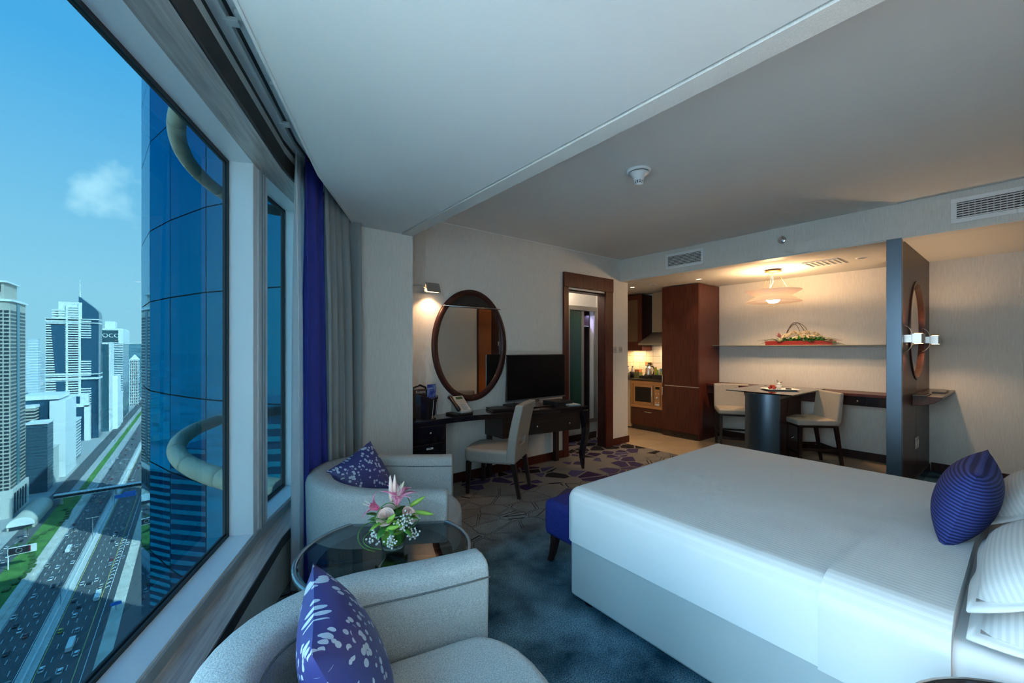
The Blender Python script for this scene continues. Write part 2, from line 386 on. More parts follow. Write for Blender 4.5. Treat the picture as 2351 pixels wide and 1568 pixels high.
# baseboards
def base(name, x0, x1, y0, y1, label, m=M_wood): struct(bx(x0, x1, y0, y1, 0, .10).build(name, m, bevel=.004), label, 'baseboard')
base('baseboard_far', XS, 3.872, YM - .018, YM, 'mahogany baseboard under the desk')
base('baseboard_corner', 4.90, 5.308, YM - .018, YM, 'short mahogany baseboard right of the doorway')
base('baseboard_right', XD - .018, XD, .83, 3.17, 'dark mahogany baseboard of the dining wall', M_woodd)
base('baseboard_alcove', XD - .018, XD, YH, .72, 'dark baseboard behind the bed, right of the partition', M_woodd)
# ------------------------------------------------------------------ window wall
struct(strip(.685, .92, 0, .30).build('wall_window', M_paper), 'papered apron wall below the window sill', 'wall')
struct(strip(.70, .80, .30, .332).build('trim_4', M_edgewood), 'black strip under the sill, gap shade put into its colour', 'trim')  # solid strip, the shade of the gap is put into its dark colour
struct(strip(.650, .656, .310, .3665).build('trim_13', M_edgewood), 'dark front lip of the window sill', 'trim')
struct(strip(.656, .785, .332, .367).build('trim_5', M_sillwood), 'brown wooden window sill', 'trim')
struct(strip(.785, .925, 0, .424).build('window_frame_bottom', M_alu), 'white metal bottom rail of the windows', 'window frame')
struct(strip(.775, .79, .367, .412).build('trim_6', M_alug), 'grey metal strip along the bottom rail', 'trim')
struct(strip(.785, .925, 2.466, 2.9).build('window_frame_top', M_alu), 'white metal top rail of the windows', 'window frame')
struct(strip(.652, .785, 2.466, 2.52).build('trim_7', M_sillwood), 'brown wooden soffit above the windows', 'trim')
struct(strip(.640, .655, 2.466, 2.56).build('trim_8', M_edgewood), 'dark wooden front edge of the window soffit', 'trim')
struct(strip(.642, .70, 2.56, 2.605).build('trim_9', M_paper), 'papered strip above the window soffit', 'trim')
struct(strip(.648, .70, 2.605, 2.64).build('trim_12', M_edgewood), 'dark gap above the papered strip', 'trim')
struct(strip(.40, .72, 2.64, 2.70).build('ceiling_recess', M_ceil), 'ceiling of the curtain recess', 'ceiling')
struct(strip(.455, .466, ZS - .004, 2.64).build('trim_10', M_white), 'white edge of the curtain recess', 'trim')
# panes, mullions
def window(name, F, s0, s1, g, label):
    yg = .909
    e = MB(F).box(s0, s1, yg, yg + .012, .44, 2.455)
    o = struct(e.build(name, g), label, 'window')
    ga = MB(F)
    for a, b_, c, d in ((s0, s1, .424, .44), (s0, s1, 2.452, 2.466), (s0 - .001, s0 + .012, .424, 2.466), (s1 - .012, s1 + .001, .424, 2.466)): ga.box(a, b_, yg - .008, yg + .02, c, d)
    ga.build('gasket', M_gasket, o)
    return o
window('window_1', F1, 1.05, 2.548, G_dim, 'large window beside the armchairs, pane darkened to dim the view')
window('window_2', F2, 2.66, 3.268, G_dim, 'narrow window beside the curtain, pane darkened to dim the view')
window('window_3', F1, -.88, .93, G_clear, 'unseen clear window bay added at the bed head for daylight')  # unseen bay added behind the camera, lets undimmed daylight into the room
def mull(name, F, s0, s1, label): 
    o = MB(F).box(s0, s1, .785, .925, .42, 2.47).build(name, M_alu, bevel=.003); return struct(o, label, 'mullion')
mull('window_mullion_1', F1, 2.548, 2.62, 'white mullion between the two dimmed windows, left half')
mull('window_mullion_2', F2, 2.53, 2.66, 'white mullion between the two dimmed windows, right half')
mull('window_mullion_3', F2, 3.268, 3.7, 'white window jamb behind the curtain')
mull('window_mullion_4', F1, .93, 1.05, 'white mullion left of the large dimmed window')
mull('window_mullion_5', F1, -1.1, -.88, 'white window jamb by the headboard wall')
mg = MB(F2); mg.box(2.545, 2.565, .772, .787, .37, 2.466); mg.box(2.605, 2.612, .778, .787, .37, 2.466)
struct(mg.build('trim_11', M_alug), 'grey cover strip on the mullion', 'trim')
# light guides in the openings (sampling portals only)
for F, s0, s1 in ((F1, -.88, .93), (F1, 1.05, 2.548), (F2, 2.66, 3.268)):
    c = F @ Vector(((s0 + s1) / 2, .95, 1.445)); y = (F.to_3x3() @ Vector((0, -1, 0)))
    portal('window_portal', c, y.to_track_quat('-Z', 'Y').to_euler(), s1 - s0, 2.06)
# curtain tracks and gliders in the recess
tk = MB(); 
for F, a, b_, y in ((F1, -.9, 2.6, .615), (F1, -.9, 2.6, .52)):
    pass
for nm, y0, y1, lab in (('curtain_track', .595, .612, 'white curtain track nearer the window'), ('curtain_track', .490, .505, 'white curtain track nearer the room')):
    o = strip(y0, y1, 2.618, 2.64, -.9, 3.3).build(nm, M_white); tag(o, lab, 'curtain track')
o = strip(.578, .590, 2.634, 2.641, -.9, 3.3).build('curtain_track', M_gasket); tag(o, 'dark slotted curtain track between the white ones', 'curtain track')
for k, (s, y) in enumerate(((1.18, .52), (1.62, .510), (1.66, .56), (2.02, .510), (2.36, .56))):
    g = MB(F1); g.box(s, s + .035, y, y + .05, 2.612, 2.628); g.box(s + .01, s + .025, y + .018, y + .03, 2.628, 2.642)
    o = g.build('curtain_glider', M_white, bevel=.003)
    tag(o, ['loose white curtain glider nearest the top edge of the picture', 'loose white curtain glider at mid track, room side', 'loose white curtain glider at mid track, window side', 'loose white curtain glider second from the curtain', 'loose white curtain glider nearest the curtain'][k], 'glider', 'loose curtain gliders')
# ------------------------------------------------------------------ doorway and hall behind it
dr = thing('door_1', 'mahogany door frame around the open hall doorway', 'door frame'); dr['kind'] = 'structure'
bx(3.872, 3.962, YM - .03, YM + .0, 0, 2.262).build('jamb', M_wood, dr, bevel=.004)
bx(4.738, 4.898, YM - .03, YM + .0, 0, 2.262).build('jamb', M_wood, dr, bevel=.004)
bx(3.872, 4.898, YM - .038, YM + .0, 2.262, 2.455).build('header', M_wood, dr, bevel=.004)
bx(3.935, 3.965, YM, YM + .13, 0, 2.23).build('reveal', M_woodd, dr); bx(4.735, 4.765, YM, YM + .13, 0, 2.23).build('reveal', M_woodd, dr); bx(3.965, 4.735, YM, YM + .13, 2.215, 2.235).build('reveal', M_woodd, dr)
YHALL = 4.36
hw = MB(); hw.box(3.0, 4.525, YHALL, YHALL + .1, 0, ZC); hw.box(5.135, 5.17, YHALL, YHALL + .1, 0, ZC); hw.box(4.525, 5.135, YHALL, YHALL + .1, 2.06, ZC); hw.box(4.525, 5.135, YHALL, YHALL + .1, 0, .29)
struct(hw.build('wall_hall', M_paper), 'papered hall wall seen through the doorway', 'wall')
struct(bx(3.0, 3.1, YM + .13, YHALL, 0, ZC).build('wall_hall_end', M_paper), 'end wall of the hall', 'wall')
struct(bx(3.0, 5.3, YM + .13, YHALL + .8, 2.6, ZC).build('ceiling_hall', M_ceil), 'ceiling of the hall', 'ceiling')
base('baseboard_hall', 3.1, 5.17, YHALL - .018, YHALL, 'dark baseboard of the hall wall', M_woodd)
# wardrobe set in the hall wall
wr = thing('wardrobe', 'framed wardrobe with green sliding glass door in the hall', 'wardrobe', (4.83, YHALL, .29))
M_bronze = mat('pewter_frame', (.30, .28, .25), .4, .5)
f = MB(); f.box(-.345, .345, -.03, 0, -.03, .03).box(-.345, .345, -.03, 0, 1.74, 1.81).box(-.345, -.285, -.03, 0, .03, 1.74).box(.285, .345, -.03, 0, .03, 1.74); f.build('frame', M_bronze, wr, bevel=.006)
bx(-.285, .02, .02, .035, .03, 1.74).build('sliding_door', mat('green_glass', (.012, .085, .062), .15, coat=.3), wr)
bx(.02, .075, .01, .05, .03, 1.74).build('stile', M_bronze, wr, bevel=.005)
bk = MB(); bk.box(-.30, .30, .60, .62, 0, 1.78).box(-.30, -.285, .1, .62, 0, 1.78).box(.285, .30, .1, .62, 0, 1.78).box(-.30, .30, .1, .62, 0, .02).box(-.30, .30, .1, .62, 1.76, 1.78); bk.build('carcass', M_espresso, wr)
bx(.08, .285, .1, .5, 1.50, 1.52).build('shelf', M_alug, wr)
rod = MB().tube([(-.285, .3, 1.40), (.285, .3, 1.40)], .012); rod.build('rail', M_chrome, wr, smooth=True)
# bathrobe hanging from the rail
rb = thing('bathrobe', 'white bathrobe hanging in the hall wardrobe', 'bathrobe', (4.99, YHALL + .28, .27))
def robe(u, v):
    z = 1.34 - v * 1.10; a = u * 2 * PI; wd = .05 + .13 * min(1, v * 9) + .02 * v; th = .045 + .03 * min(1, v * 6)
    if abs(v - .42) < .05: wd *= .86
    return (C(a) * wd * (1 + .06 * S(a * 7)), S(a) * th * (1 + .25 * S(a * 9)), z)
MB().grid(robe, 48, 26).build('robe', mat('terry', (.80, .79, .86), .95), rb, smooth=True)
bt = MB(); bt.lathe([(.165, -.02), (.172, 0), (.165, .02)], (0, 0, .88), 24, False); bt.M = None
o = bt.build('belt', MAT['terry'], rb, smooth=True); o.scale = (1, .52, 1)
MB().tube([(-.16, 0, 1.31), (-.05, 0, 1.36), (0, 0, 1.375), (.05, 0, 1.36), (.16, 0, 1.31)], .008).build('hanger', M_woodd, rb)
# two switch plates right of the door
for k, x in enumerate((4.97, 5.105)):
    t = thing('switch_plate', ['steel double light switch nearer the doorway', 'steel double light switch nearer the corner'][k], 'light switch', (x, YM, 1.42), group='light switches right of the doorway')
    bx(-.044, .044, -.008, 0, -.044, .044).build('plate', M_steel, t, bevel=.003)
    for q in (-.018, .018): bx(q - .008, q + .008, -.014, -.006, -.016, .016).build('rocker', M_grey, t, bevel=.002)
# ------------------------------------------------------------------ soft shapes
def pillow_fn(wd, ht, th, p=3.0, pinch=.06):
    """closed cushion: front and back sheets as one grid wrapped round, lying in local XZ, thick in Y"""
    def sheet(side):
        def fn(u, v):
            a = 2 * u - 1; b = 2 * v - 1
            k = max(0.0, (1 - abs(a) ** p) * (1 - abs(b) ** p)) ** .55
            ax = a * (1 - pinch * (1 - abs(b) ** 2) * 0 - pinch * (b * b) * 0)
            x = a * wd / 2 * (1 - pinch * (1 - b * b)); z = b * ht / 2 * (1 - pinch * (1 - a * a))
            return (x, side * th / 2 * k, z)
        return fn
    return sheet
def pillow(name, wd, ht, th, m, parent=None, n=22, p=3.0, pinch=.06, mb=None):
    q = MB(); sh = pillow_fn(wd, ht, th, p, pinch); q.grid(sh(1), n, n); q.grid(sh(-1), n, n)
    return q.build(name, m, parent, smooth=True)
def rot_to(o, rx, ry, rz): o.rotation_euler = (rx, ry, rz)
# ------------------------------------------------------------------ bed
BX0, BX1, BY0, BY1 = 1.675, 3.44, -.47, 1.625
bed = thing('bed', 'king size divan bed with grey base facing the desk', 'bed', (BX0, BY0, 0))
bw, bl = BX1 - BX0, BY1 - BY0
bx(.015, bw - .015, .01, bl - .012, .055, .368).build('base', M_bedside, bed, bevel=.022, seg=3)
for x, y in ((.10, bl - .09), (bw - .10, bl - .09), (.10, .10), (bw - .10, .10)):
    MB().lathe([(.01, 0), (.030, .004), (.040, .025), (.036, .045), (.022, .058)], (x, y, 0), 14).build('castor', M_black, bed, smooth=True)
bx(.012, bw - .012, .0, bl - .02, .372, .612).build('mattress', mat('mattress_sheet', (.80, .80, .81), .8), bed, bevel=.05, seg=4)
hb = MB().box(-.05, bw + .05, -.085, -.005, .1, 1.25); hb.build('headboard', mat('headboard_leather', (.20, .16, .14), .5), bed, bevel=.02)
# duvet over the mattress: rounded shell with soft undulation
M_duvet = stripes('duvet_sateen', 300.0, 0, (.72, .72, .72), (.78, .78, .78), .10)
def soft_wrinkle(m, scale=2.2, strength=.35, dist=.05):
    nt = m.node_tree; b = nt.nodes['Principled BSDF']; tc = nt.nodes.new('ShaderNodeTexCoord'); n_ = nt.nodes.new('ShaderNodeTexNoise'); n_.inputs['Scale'].default_value = scale; n_.inputs['Detail'].default_value = 1.5
    nt.links.new(tc.outputs['Object'], n_.inputs['Vector']); bp = nt.nodes.new('ShaderNodeBump'); bp.inputs['Strength'].default_value = strength; bp.inputs['Distance'].default_value = dist; nt.links.new(n_.outputs[0], bp.inputs['Height'])
    pv = b.inputs['Normal'].links
    if pv: nt.links.new(pv[0].from_socket, bp.inputs['Normal'])
    nt.links.new(bp.outputs[0], b.inputs['Normal'])
soft_wrinkle(M_duvet)
import bmesh
def soft_box(name, x0, x1, y0, y1, z0, z1, r, m, parent, foot=True, head=False, seg=7, skew=0.0):
    bm = bmesh.new(); nx, ny = 26, 30
    bmesh.ops.create_cube(bm, size=1.0)
    for v in bm.verts: v.co = Vector((x0 if v.co.x < 0 else x1, y0 if v.co.y < 0 else y1, z0 if v.co.z < 0 else z1))
    ed = []
    for e in bm.edges:
        a, b = e.verts; top = a.co.z > z1 - 1e-4 and b.co.z > z1 - 1e-4; vert = abs(a.co.z - b.co.z) > .01; my = (a.co.y + b.co.y) / 2
        along_y = abs(a.co.y - b.co.y) > .01
        if top and (along_y or (foot and my > y1 - 1e-4) or (head and my < y0 + 1e-4)): ed.append(e)
        if vert and foot and my > y1 - 1e-4: ed.append(e)
    for v in bm.verts:
        if v.co.y > y1 - 1e-4 and v.co.x > (x0 + x1) / 2: v.co.y -= skew
    bmesh.ops.bevel(bm, geom=ed, offset=r, segments=seg, profile=.5, affect='EDGES')
    me = bpy.data.meshes.new(name); bm.to_mesh(me); bm.free()
    o = bpy.data.objects.new(name, me); COL.objects.link(o); me.materials.append(m); o.parent = parent
    for p in me.polygons: p.use_smooth = True
    me.set_sharp_from_angle(angle=.5)
    q = o.modifiers.new('w', 'WEIGHTED_NORMAL'); q.keep_sharp = True
    return o
dv = thing('duvet', 'white sateen duvet covering the king size bed', 'duvet', (0, 0, 0))
soft_box('cover', BX0 - .012, BX1 + .012, .15, BY1 + .012, .374, .668, .075, M_duvet, dv, seg=9)
soft_box('turned_down_edge', BX0 - .022, BX1 + .022, .135, .44, .371, .683, .105, M_duvet, dv, foot=False, skew=.13)
# pillows
M_pil = stripes('pillow_sateen', 420.0, 1, (.70, .71, .72), (.80, .80, .80), .15)
M_flange = mat('pillow_flange', (.84, .83, .83), .8)
def bed_pillow(x, y, z, tilt, label, wd=.70, dp=.50, th=.17, rz=0.0, grp='white pillows on the bed'):
    t = thing('pillow', label, 'pillow', (x, y, z), rz, grp); t.rotation_euler = (tilt, 0, rz)
    q = MB(); sh = pillow_fn(wd - .05, dp - .05, th, 2.8, .0)
    def lay(f): return lambda u, v: (lambda p: (p[0], p[2], p[1]))(f(u, v))
    q.grid(lay(sh(1)), 24, 20); q.grid(lay(sh(-1)), 24, 20); q.build('cushion_body', M_pil, t, smooth=True)
    f = MB()
    for i in range(48):
        pass
    def flange(u, v):
        a = 2 * PI * u; ca, sa = C(a), S(a); r = 1 / max(abs(ca), abs(sa)); k = .80 + .20 * v
        return (ca * r * wd / 2 * k, sa * r * dp / 2 * k, .006 * S(7 * a) * v - .012 * v)
    f.grid(flange, 64, 3); f.build('flange', M_flange, t, smooth=True, solid=.006)
    return t
bed_pillow(2.05, -.14, .665, -.04, 'white pillow at the bottom of the near stack, below the striped one', th=.14)
bed_pillow(2.07, -.105, .835, -.48, 'striped white pillow leaning on the near stack beside the indigo cushion', th=.18)
bed_pillow(3.00, -.14, .665, -.04, 'white pillow at the bottom of the stack on the far side of the bed', th=.14)
bed_pillow(3.02, -.10, .835, -.52, 'striped white pillow leaning on the far side of the bed, behind the indigo cushion', th=.18)
M_cush = stripes('indigo_rib', 480.0, 2, (.012, .018, .10), (.045, .070, .27), .5)
bc = pillow('bolster_cushion', .60, .33, .19, M_cush, None, 24, 2.3, .03)
tag(bc, 'ribbed indigo cushion standing against the pillows on the bed', 'cushion'); bc.location = (2.60, .165, .820); bc.rotation_euler = (.28, 0, 0)
# ------------------------------------------------------------------ bench at the foot of the bed
be = thing('bench', 'indigo upholstered bench with dark sabre legs at the bed foot', 'bench', (1.86, 1.68, 0))
bx(0, .95, 0, .345, .20, .440).build('seat', M_purple, be, bevel=.045, seg=4)
def sabre(x, y, dx, dy):
    rings = []
    for k in range(7):
        t = k / 6; z = .215 * (1 - t); o = .05 * t * t; r = .026 - .010 * t
        cx, cy = x + dx * o, y + dy * o
        rings.append([(cx - r, cy - r, z), (cx + r, cy - r, z), (cx + r, cy + r, z), (cx - r, cy + r, z)])
    return MB().loft(rings)
for x, y, dx, dy in ((.07, .295, 0, 1), (.88, .295, 0, 1), (.07, .06, 0, -1), (.88, .06, 0, -1)):
    sabre(x, y, dx, dy if y > .2 else -.3).build('leg', M_woodd, be, bevel=.004)
# ------------------------------------------------------------------ armchairs
def armchair(label, loc, rz, group='tub armchairs by the window'):
    t = thing('armchair', label, 'armchair', loc, rz, group)
    R = .372; path = [(.40, -R)]
    for k in range(1, 5): path.append((.40 - k * .10, -R))
    for k in range(1, 24): a = -PI / 2 - PI * k / 24; path.append((R * 1.05 * C(a) + 0.0, R * S(a)))
    for k in range(0, 5): path.append((k * .10, R))
    rings = []; n = len(path)
    for i, (x, y) in enumerate(path):
        a = path[max(i - 1, 0)]; b = path[min(i + 1, n - 1)]; tx, ty = b[0] - a[0], b[1] - a[1]; l = math.hypot(tx, ty); nx, ny = -ty / l, tx / l   # outward
        f = max(0.0, min(1.0, (.38 - x) / .75)); zt = .655 + .045 * f * f
        prof = [(.058, .10), (.070, .30), (.078, zt - .05), (.068, zt - .014), (.045, zt), (0, zt + .006), (-.045, zt), (-.066, zt - .014), (-.074, zt - .05), (-.066, .42), (-.06, .10)]
        rings.append([(x + nx * o, y + ny * o, z) for o, z in prof])
    MB().loft(rings).build('shell', M_fabric, t, bevel=.016, seg=3)
    # piped seams along the inner and outer top edge
    for off, dz in ((-.076, -.055),):
        pts = []
        for i, (x, y) in enumerate(path):
            a = path[max(i - 1, 0)]; b = path[min(i + 1, n - 1)]; tx, ty = b[0] - a[0], b[1] - a[1]; l = math.hypot(tx, ty); nx, ny = -ty / l, tx / l
            f = max(0.0, min(1.0, (.38 - x) / .75)); zt = .655 + .045 * f * f
            pts.append((x + nx * off, y + ny * off, zt + dz))
        MB().tube(pts, .003, 6).build('piping', mat('piping', (.16, .17, .17), .9), t, smooth=True)
    poly = []
    for k in range(13): a = -PI / 2 + PI * k / 12; poly.append((.30 + .17 * C(a), .285 * S(a)))
    poly += [(-.05, .29), (-.24, .20), (-.30, 0), (-.24, -.20), (-.05, -.29)]
    MB().prism(poly, .20, .43).build('seat_cushion', M_fabric, t, bevel=.045, seg=4)
    bpoly = [(.36, .30), (-.1, .33), (-.33, .2), (-.36, 0), (-.33, -.2), (-.1, -.33), (.36, -.30)]
    MB().prism(bpoly, .10, .215).build('seat_base', M_fabric, t, bevel=.01)
    for x, y in ((.32, .30), (.32, -.30), (-.24, .22), (-.24, -.22)):
        MB().lathe([(.016, 0), (.024, .10)], (x, y, 0), 10).build('leg', M_woodd, t)
    return t
A1 = armchair('grey woven tub armchair nearest the camera, by the window', (.425, 1.03, 0), math.atan2(-.2, .98))
A2 = dup(A1, (.985, 2.53, 0), math.atan2(-.53, .847), 'grey woven tub armchair beyond the glass table, by the curtain', 'tub armchairs by the window')
M_print = mat('printed_sateen', (.03, .04, .2), .45, spec=.5); voronoi_spots(M_print, 17, (.028, .036, .165), (.42, .50, .60), .40, 6.0, 'UV', .44)
def orient(o, loc, xa, za):
    X = Vector(xa).normalized(); Z = Vector(za); Z = (Z - X * Z.dot(X)).normalized(); Y = Z.cross(X)
    o.matrix_world = Matrix(((X.x, Y.x, Z.x, loc[0]), (X.y, Y.y, Z.y, loc[1]), (X.z, Y.z, Z.z, loc[2]), (0, 0, 0, 1)))
c1 = pillow('throw_cushion', .40, .44, .19, M_print, None, 24, 2.3, .05)
tag(c1, 'indigo throw cushion with silvery blots in the nearest armchair', 'cushion', 'printed throw cushions')
orient(c1, (.325, 1.11, .605), (.22, .97, .0), (-.36, .12, .92))
c2 = c1.copy(); COL.objects.link(c2); c2['label'] = 'indigo throw cushion with silvery blots in the far armchair'
orient(c2, (.875, 2.62, .60), (.88, .34, .34), (-.42, .25, .85)); c2.scale = (.88, .88, .88)
# ------------------------------------------------------------------ round glass table with flowers
tb = thing('coffee_table', 'round smoked-glass coffee table between the armchairs', 'coffee table', (.715, 1.84, 0))
MB().lathe([(.01, .508), (.365, .508), (.372, .512), (.372, .518), (.365, .522), (.01, .522)], (0, 0, 0), 64).build('glass_top', G_table, tb, smooth=False)
MB().lathe([(.372, .500), (.386, .500), (.390, .506), (.390, .518), (.386, .523), (.373, .523), (.373, .507), (.372, .500)], (0, 0, 0), 64, False).build('rim', mat('rim_metal', (.42, .50, .55), .25, .9), tb, smooth=True)
MB().lathe([(.26, .0), (.27, .008), (.27, .02), (.05, .03), (.045, .06), (.045, .47), (.09, .488), (.30, .492)], (0, 0, 0), 32).build('pedestal', M_black, tb, smooth=True)
VX, VY, VZ = .735, 1.815, .5225
fv = thing('flower_vase', 'glass vase of pink lilies, pale roses and white sprays on the round table', 'vase of flowers', (VX, VY, VZ))
MB().lathe([(.01, .0), (.044, .0), (.050, .004), (.062, .10), (.064, .125), (.061, .125), (.058, .10), (.046, .012), (.01, .010)], (0, 0, 0), 32).build('vase', G_vase, fv, smooth=True)
MB().lathe([(.02, .035), (.050, .035), (.057, .10), (.058, .118), (.03, .118)], (0, 0, 0), 28).build('leaf_lining', M_leafl, fv, smooth=True)
MB().lathe([(.047, .040), (.0535, .085), (.0545, .088)], (.004, -.004, 0), 28, False).build('leaf_wrap', M_leaf, fv, smooth=True)
def leaf(mb, p, d, l, wd, bend=.25, nseg=5):
    p = Vector(p); d = Vector(d).normalized(); side = d.cross(Vector((0, 0, 1)))
    if side.length < .1: side = Vector((1, 0, 0))
    side.normalize(); up = side.cross(d); vs = []
    for k in range(nseg + 1):
        t = k / nseg; c = p + d * l * t - Vector((0, 0, 1)) * bend * l * t * t; wv = wd / 2 * math.sin(PI * min(.985, .08 + .92 * t)) ** .8
        vs += [c - side * wv + up * wv * .25, c, c + side * wv + up * wv * .25]
    fs = []
    for k in range(nseg):
        for j in range(2): a = k * 3 + j; fs.append((a, a + 1, a + 4, a + 3))
    mb.add(vs, fs)
rnd = random.Random(3)
for k in range(46):
    a = 2 * PI * k / 23 + rnd.uniform(-.2, .2); e = rnd.uniform(-.15, .9); d = (C(a), S(a), e); m = MB()
    leaf(m, (C(a) * .04, S(a) * .04, .115 + rnd.uniform(0, .03)), d, rnd.uniform(.06, .10), rnd.uniform(.028, .04), .25)
    m.build('leaf', M_leaf if k % 4 else MAT['leaf_lime'], fv, smooth=True, solid=.0012)
def lily(parent, c, d, size, m=M_pink):
    d = Vector(d).normalized(); u = d.orthogonal().normalized(); v = d.cross(u)
    for k in range(6):
        a = PI / 3 * k; rad = u * C(a) + v * S(a); q = MB(); vs = []; n = 6
        for i in range(n + 1):
            t = i / n; c_ = Vector(c) + d * size * (t - .35 * t ** 3) + rad * size * (.10 * t + .75 * t ** 3); wv = size * .17 * math.sin(PI * min(.98, .12 + .86 * t)); sd = d.cross(rad)
            vs += [c_ - sd * wv + rad * wv * .3, c_, c_ + sd * wv + rad * wv * .3]
        q.add(vs, [(i * 3 + j, i * 3 + j + 1, i * 3 + j + 4, i * 3 + j + 3) for i in range(n) for j in range(2)])
        q.build('lily_petal', m, parent, smooth=True, solid=.0012)
    q = MB()
    for k in range(4):
        a = PI / 2 * k; e = Vector(c) + d * size * .95 + (u * C(a) + v * S(a)) * size * .12; q.tube([c, e], .0012, 5)
    q.build('stamen', M_cream_f, parent)
lily(fv, (.012, -.008, .20), (.15, -.1, 1), .10); lily(fv, (-.05, .03, .185), (-.75, .35, .45), .085); lily(fv, (.045, .05, .20), (.45, .4, .8), .085)
def rose(parent, c, r, m, tilt=(0, 0, 1)):
    t = Vector(tilt).normalized(); q = MB(); u = t.orthogonal().normalized(); v = t.cross(u); c = Vector(c)
    for ring in range(4):
        np_ = 3 + ring; rr = r * (.25 + .25 * ring)
        for k in range(np_):
            a0 = 2 * PI * k / np_ + ring * .7; vs = []
            for i in range(5):
                for j in range(4):
                    a = a0 + (i / 4 - .5) * 2 * PI / np_ * 1.35; h = j / 3; ro = rr * (.35 + .65 * math.sin(h * PI / 2)) * (1 + .12 * (h > .9))
                    vs.append(c + (u * C(a) + v * S(a)) * ro + t * r * (h * (1.05 - .2 * ring) - .35) )
            q.add(vs, [(i * 4 + j, i * 4 + j + 1, i * 4 + j + 5, i * 4 + j + 4) for i in range(4) for j in range(3)])
    return q.build('rose', m, parent, smooth=True)
rose(fv, (.062, -.035, .155), .036, M_rose, (.35, -.7, .7)); rose(fv, (-.045, -.02, .165), .038, M_rose, (-.5, -.6, .7)); rose(fv, (.02, .06, .17), .036, M_rose, (.2, .5, .8))
def bud(parent, a, b, r, m, nm='bud'):
    a = Vector(a); b = Vector(b); pts = [a + (b - a) * t for t in (0, .15, .4, .7, .9, 1)]
    return MB().tube(pts, [r * .35, r * .8, r, r * .75, r * .4, r * .1], 8).build(nm, m, parent, smooth=True)
bud(fv, (.0, .02, .21), (-.005, .025, .335), .012, M_rose); bud(fv, (.012, .02, .21), (.016, .022, .335), .012, M_rose)
bud(fv, (.03, .035, .22), (.075, .05, .285), .009, M_cream_f)
for a, b in (((.10, -.01, .15), (.175, -.06, .135)), ((.09, .02, .17), (.155, -.01, .21)), ((-.06, -.06, .125), (-.02, -.115, .15)), ((-.05, -.05, .15), (-.02, -.075, .19))): bud(fv, a, b, .012, M_leafl)
gy = MB()
for k in range(170):
    cl = ((.0, -.085, .135), (-.045, -.085, .09), (.065, -.07, .075), (-.10, -.03, .10), (.10, -.02, .125), (.03, -.075, .155))[k % 6]
    p = [cl[i] + rnd.gauss(0, .014) for i in range(3)]
    gy.lathe([(.0004, -.005), (.0048, -.002), (.0048, .002), (.0004, .005)], p, 6)
o = gy.build('white_spray', M_white_f, fv, smooth=True); o['kind'] = 'stuff'
for k, (p0, p1, p2, p3) in enumerate((((-.05, 0, .12), (-.14, .02, .20), (-.24, -.06, .10), (-.12, -.10, .065)), ((-.06, 0, .1), (-.12, .02, .12), (-.21, -.05, .09), (-.10, -.12, .075)), ((.02, .05, .2), (.06, .06, .27), (.10, .04, .22), (.10, .02, .14)), ((-.03, -.06, .11), (.0, -.09, .10), (.05, -.10, .115), (.10, -.06, .13)), ((-.09, 0, .12), (-.09, 0, .22), (.0, .02, .24), (.02, 0, .18)))):
    pts = [Vector(p0) * (1 - t) ** 3 + Vector(p1) * 3 * t * (1 - t) ** 2 + Vector(p2) * 3 * t * t * (1 - t) + Vector(p3) * t ** 3 for t in [i / 14 for i in range(15)]]
    MB().tube(pts, .0022, 5).build('grass_blade', M_leaf, fv, smooth=True)
# black glass night table at the head of the bed
nt_ = thing('night_table', 'round black glass night table at the near bed head', 'night table', (1.33, -.14, 0))
MB().lathe([(.01, .585), (.325, .585), (.333, .590), (.333, .597), (.327, .602), (.01, .602)], (0, 0, 0), 48).build('top', M_black, nt_, smooth=False)
MB().lathe([(.327, .578), (.336, .578), (.338, .603), (.331, .603)], (0, 0, 0), 48, False).build('rim', M_steel, nt_, smooth=True)
MB().lathe([(.20, 0), (.21, .02), (.04, .03), (.04, .56), (.16, .585)], (0, 0, 0), 28).build('pedestal', M_black, nt_, smooth=True)
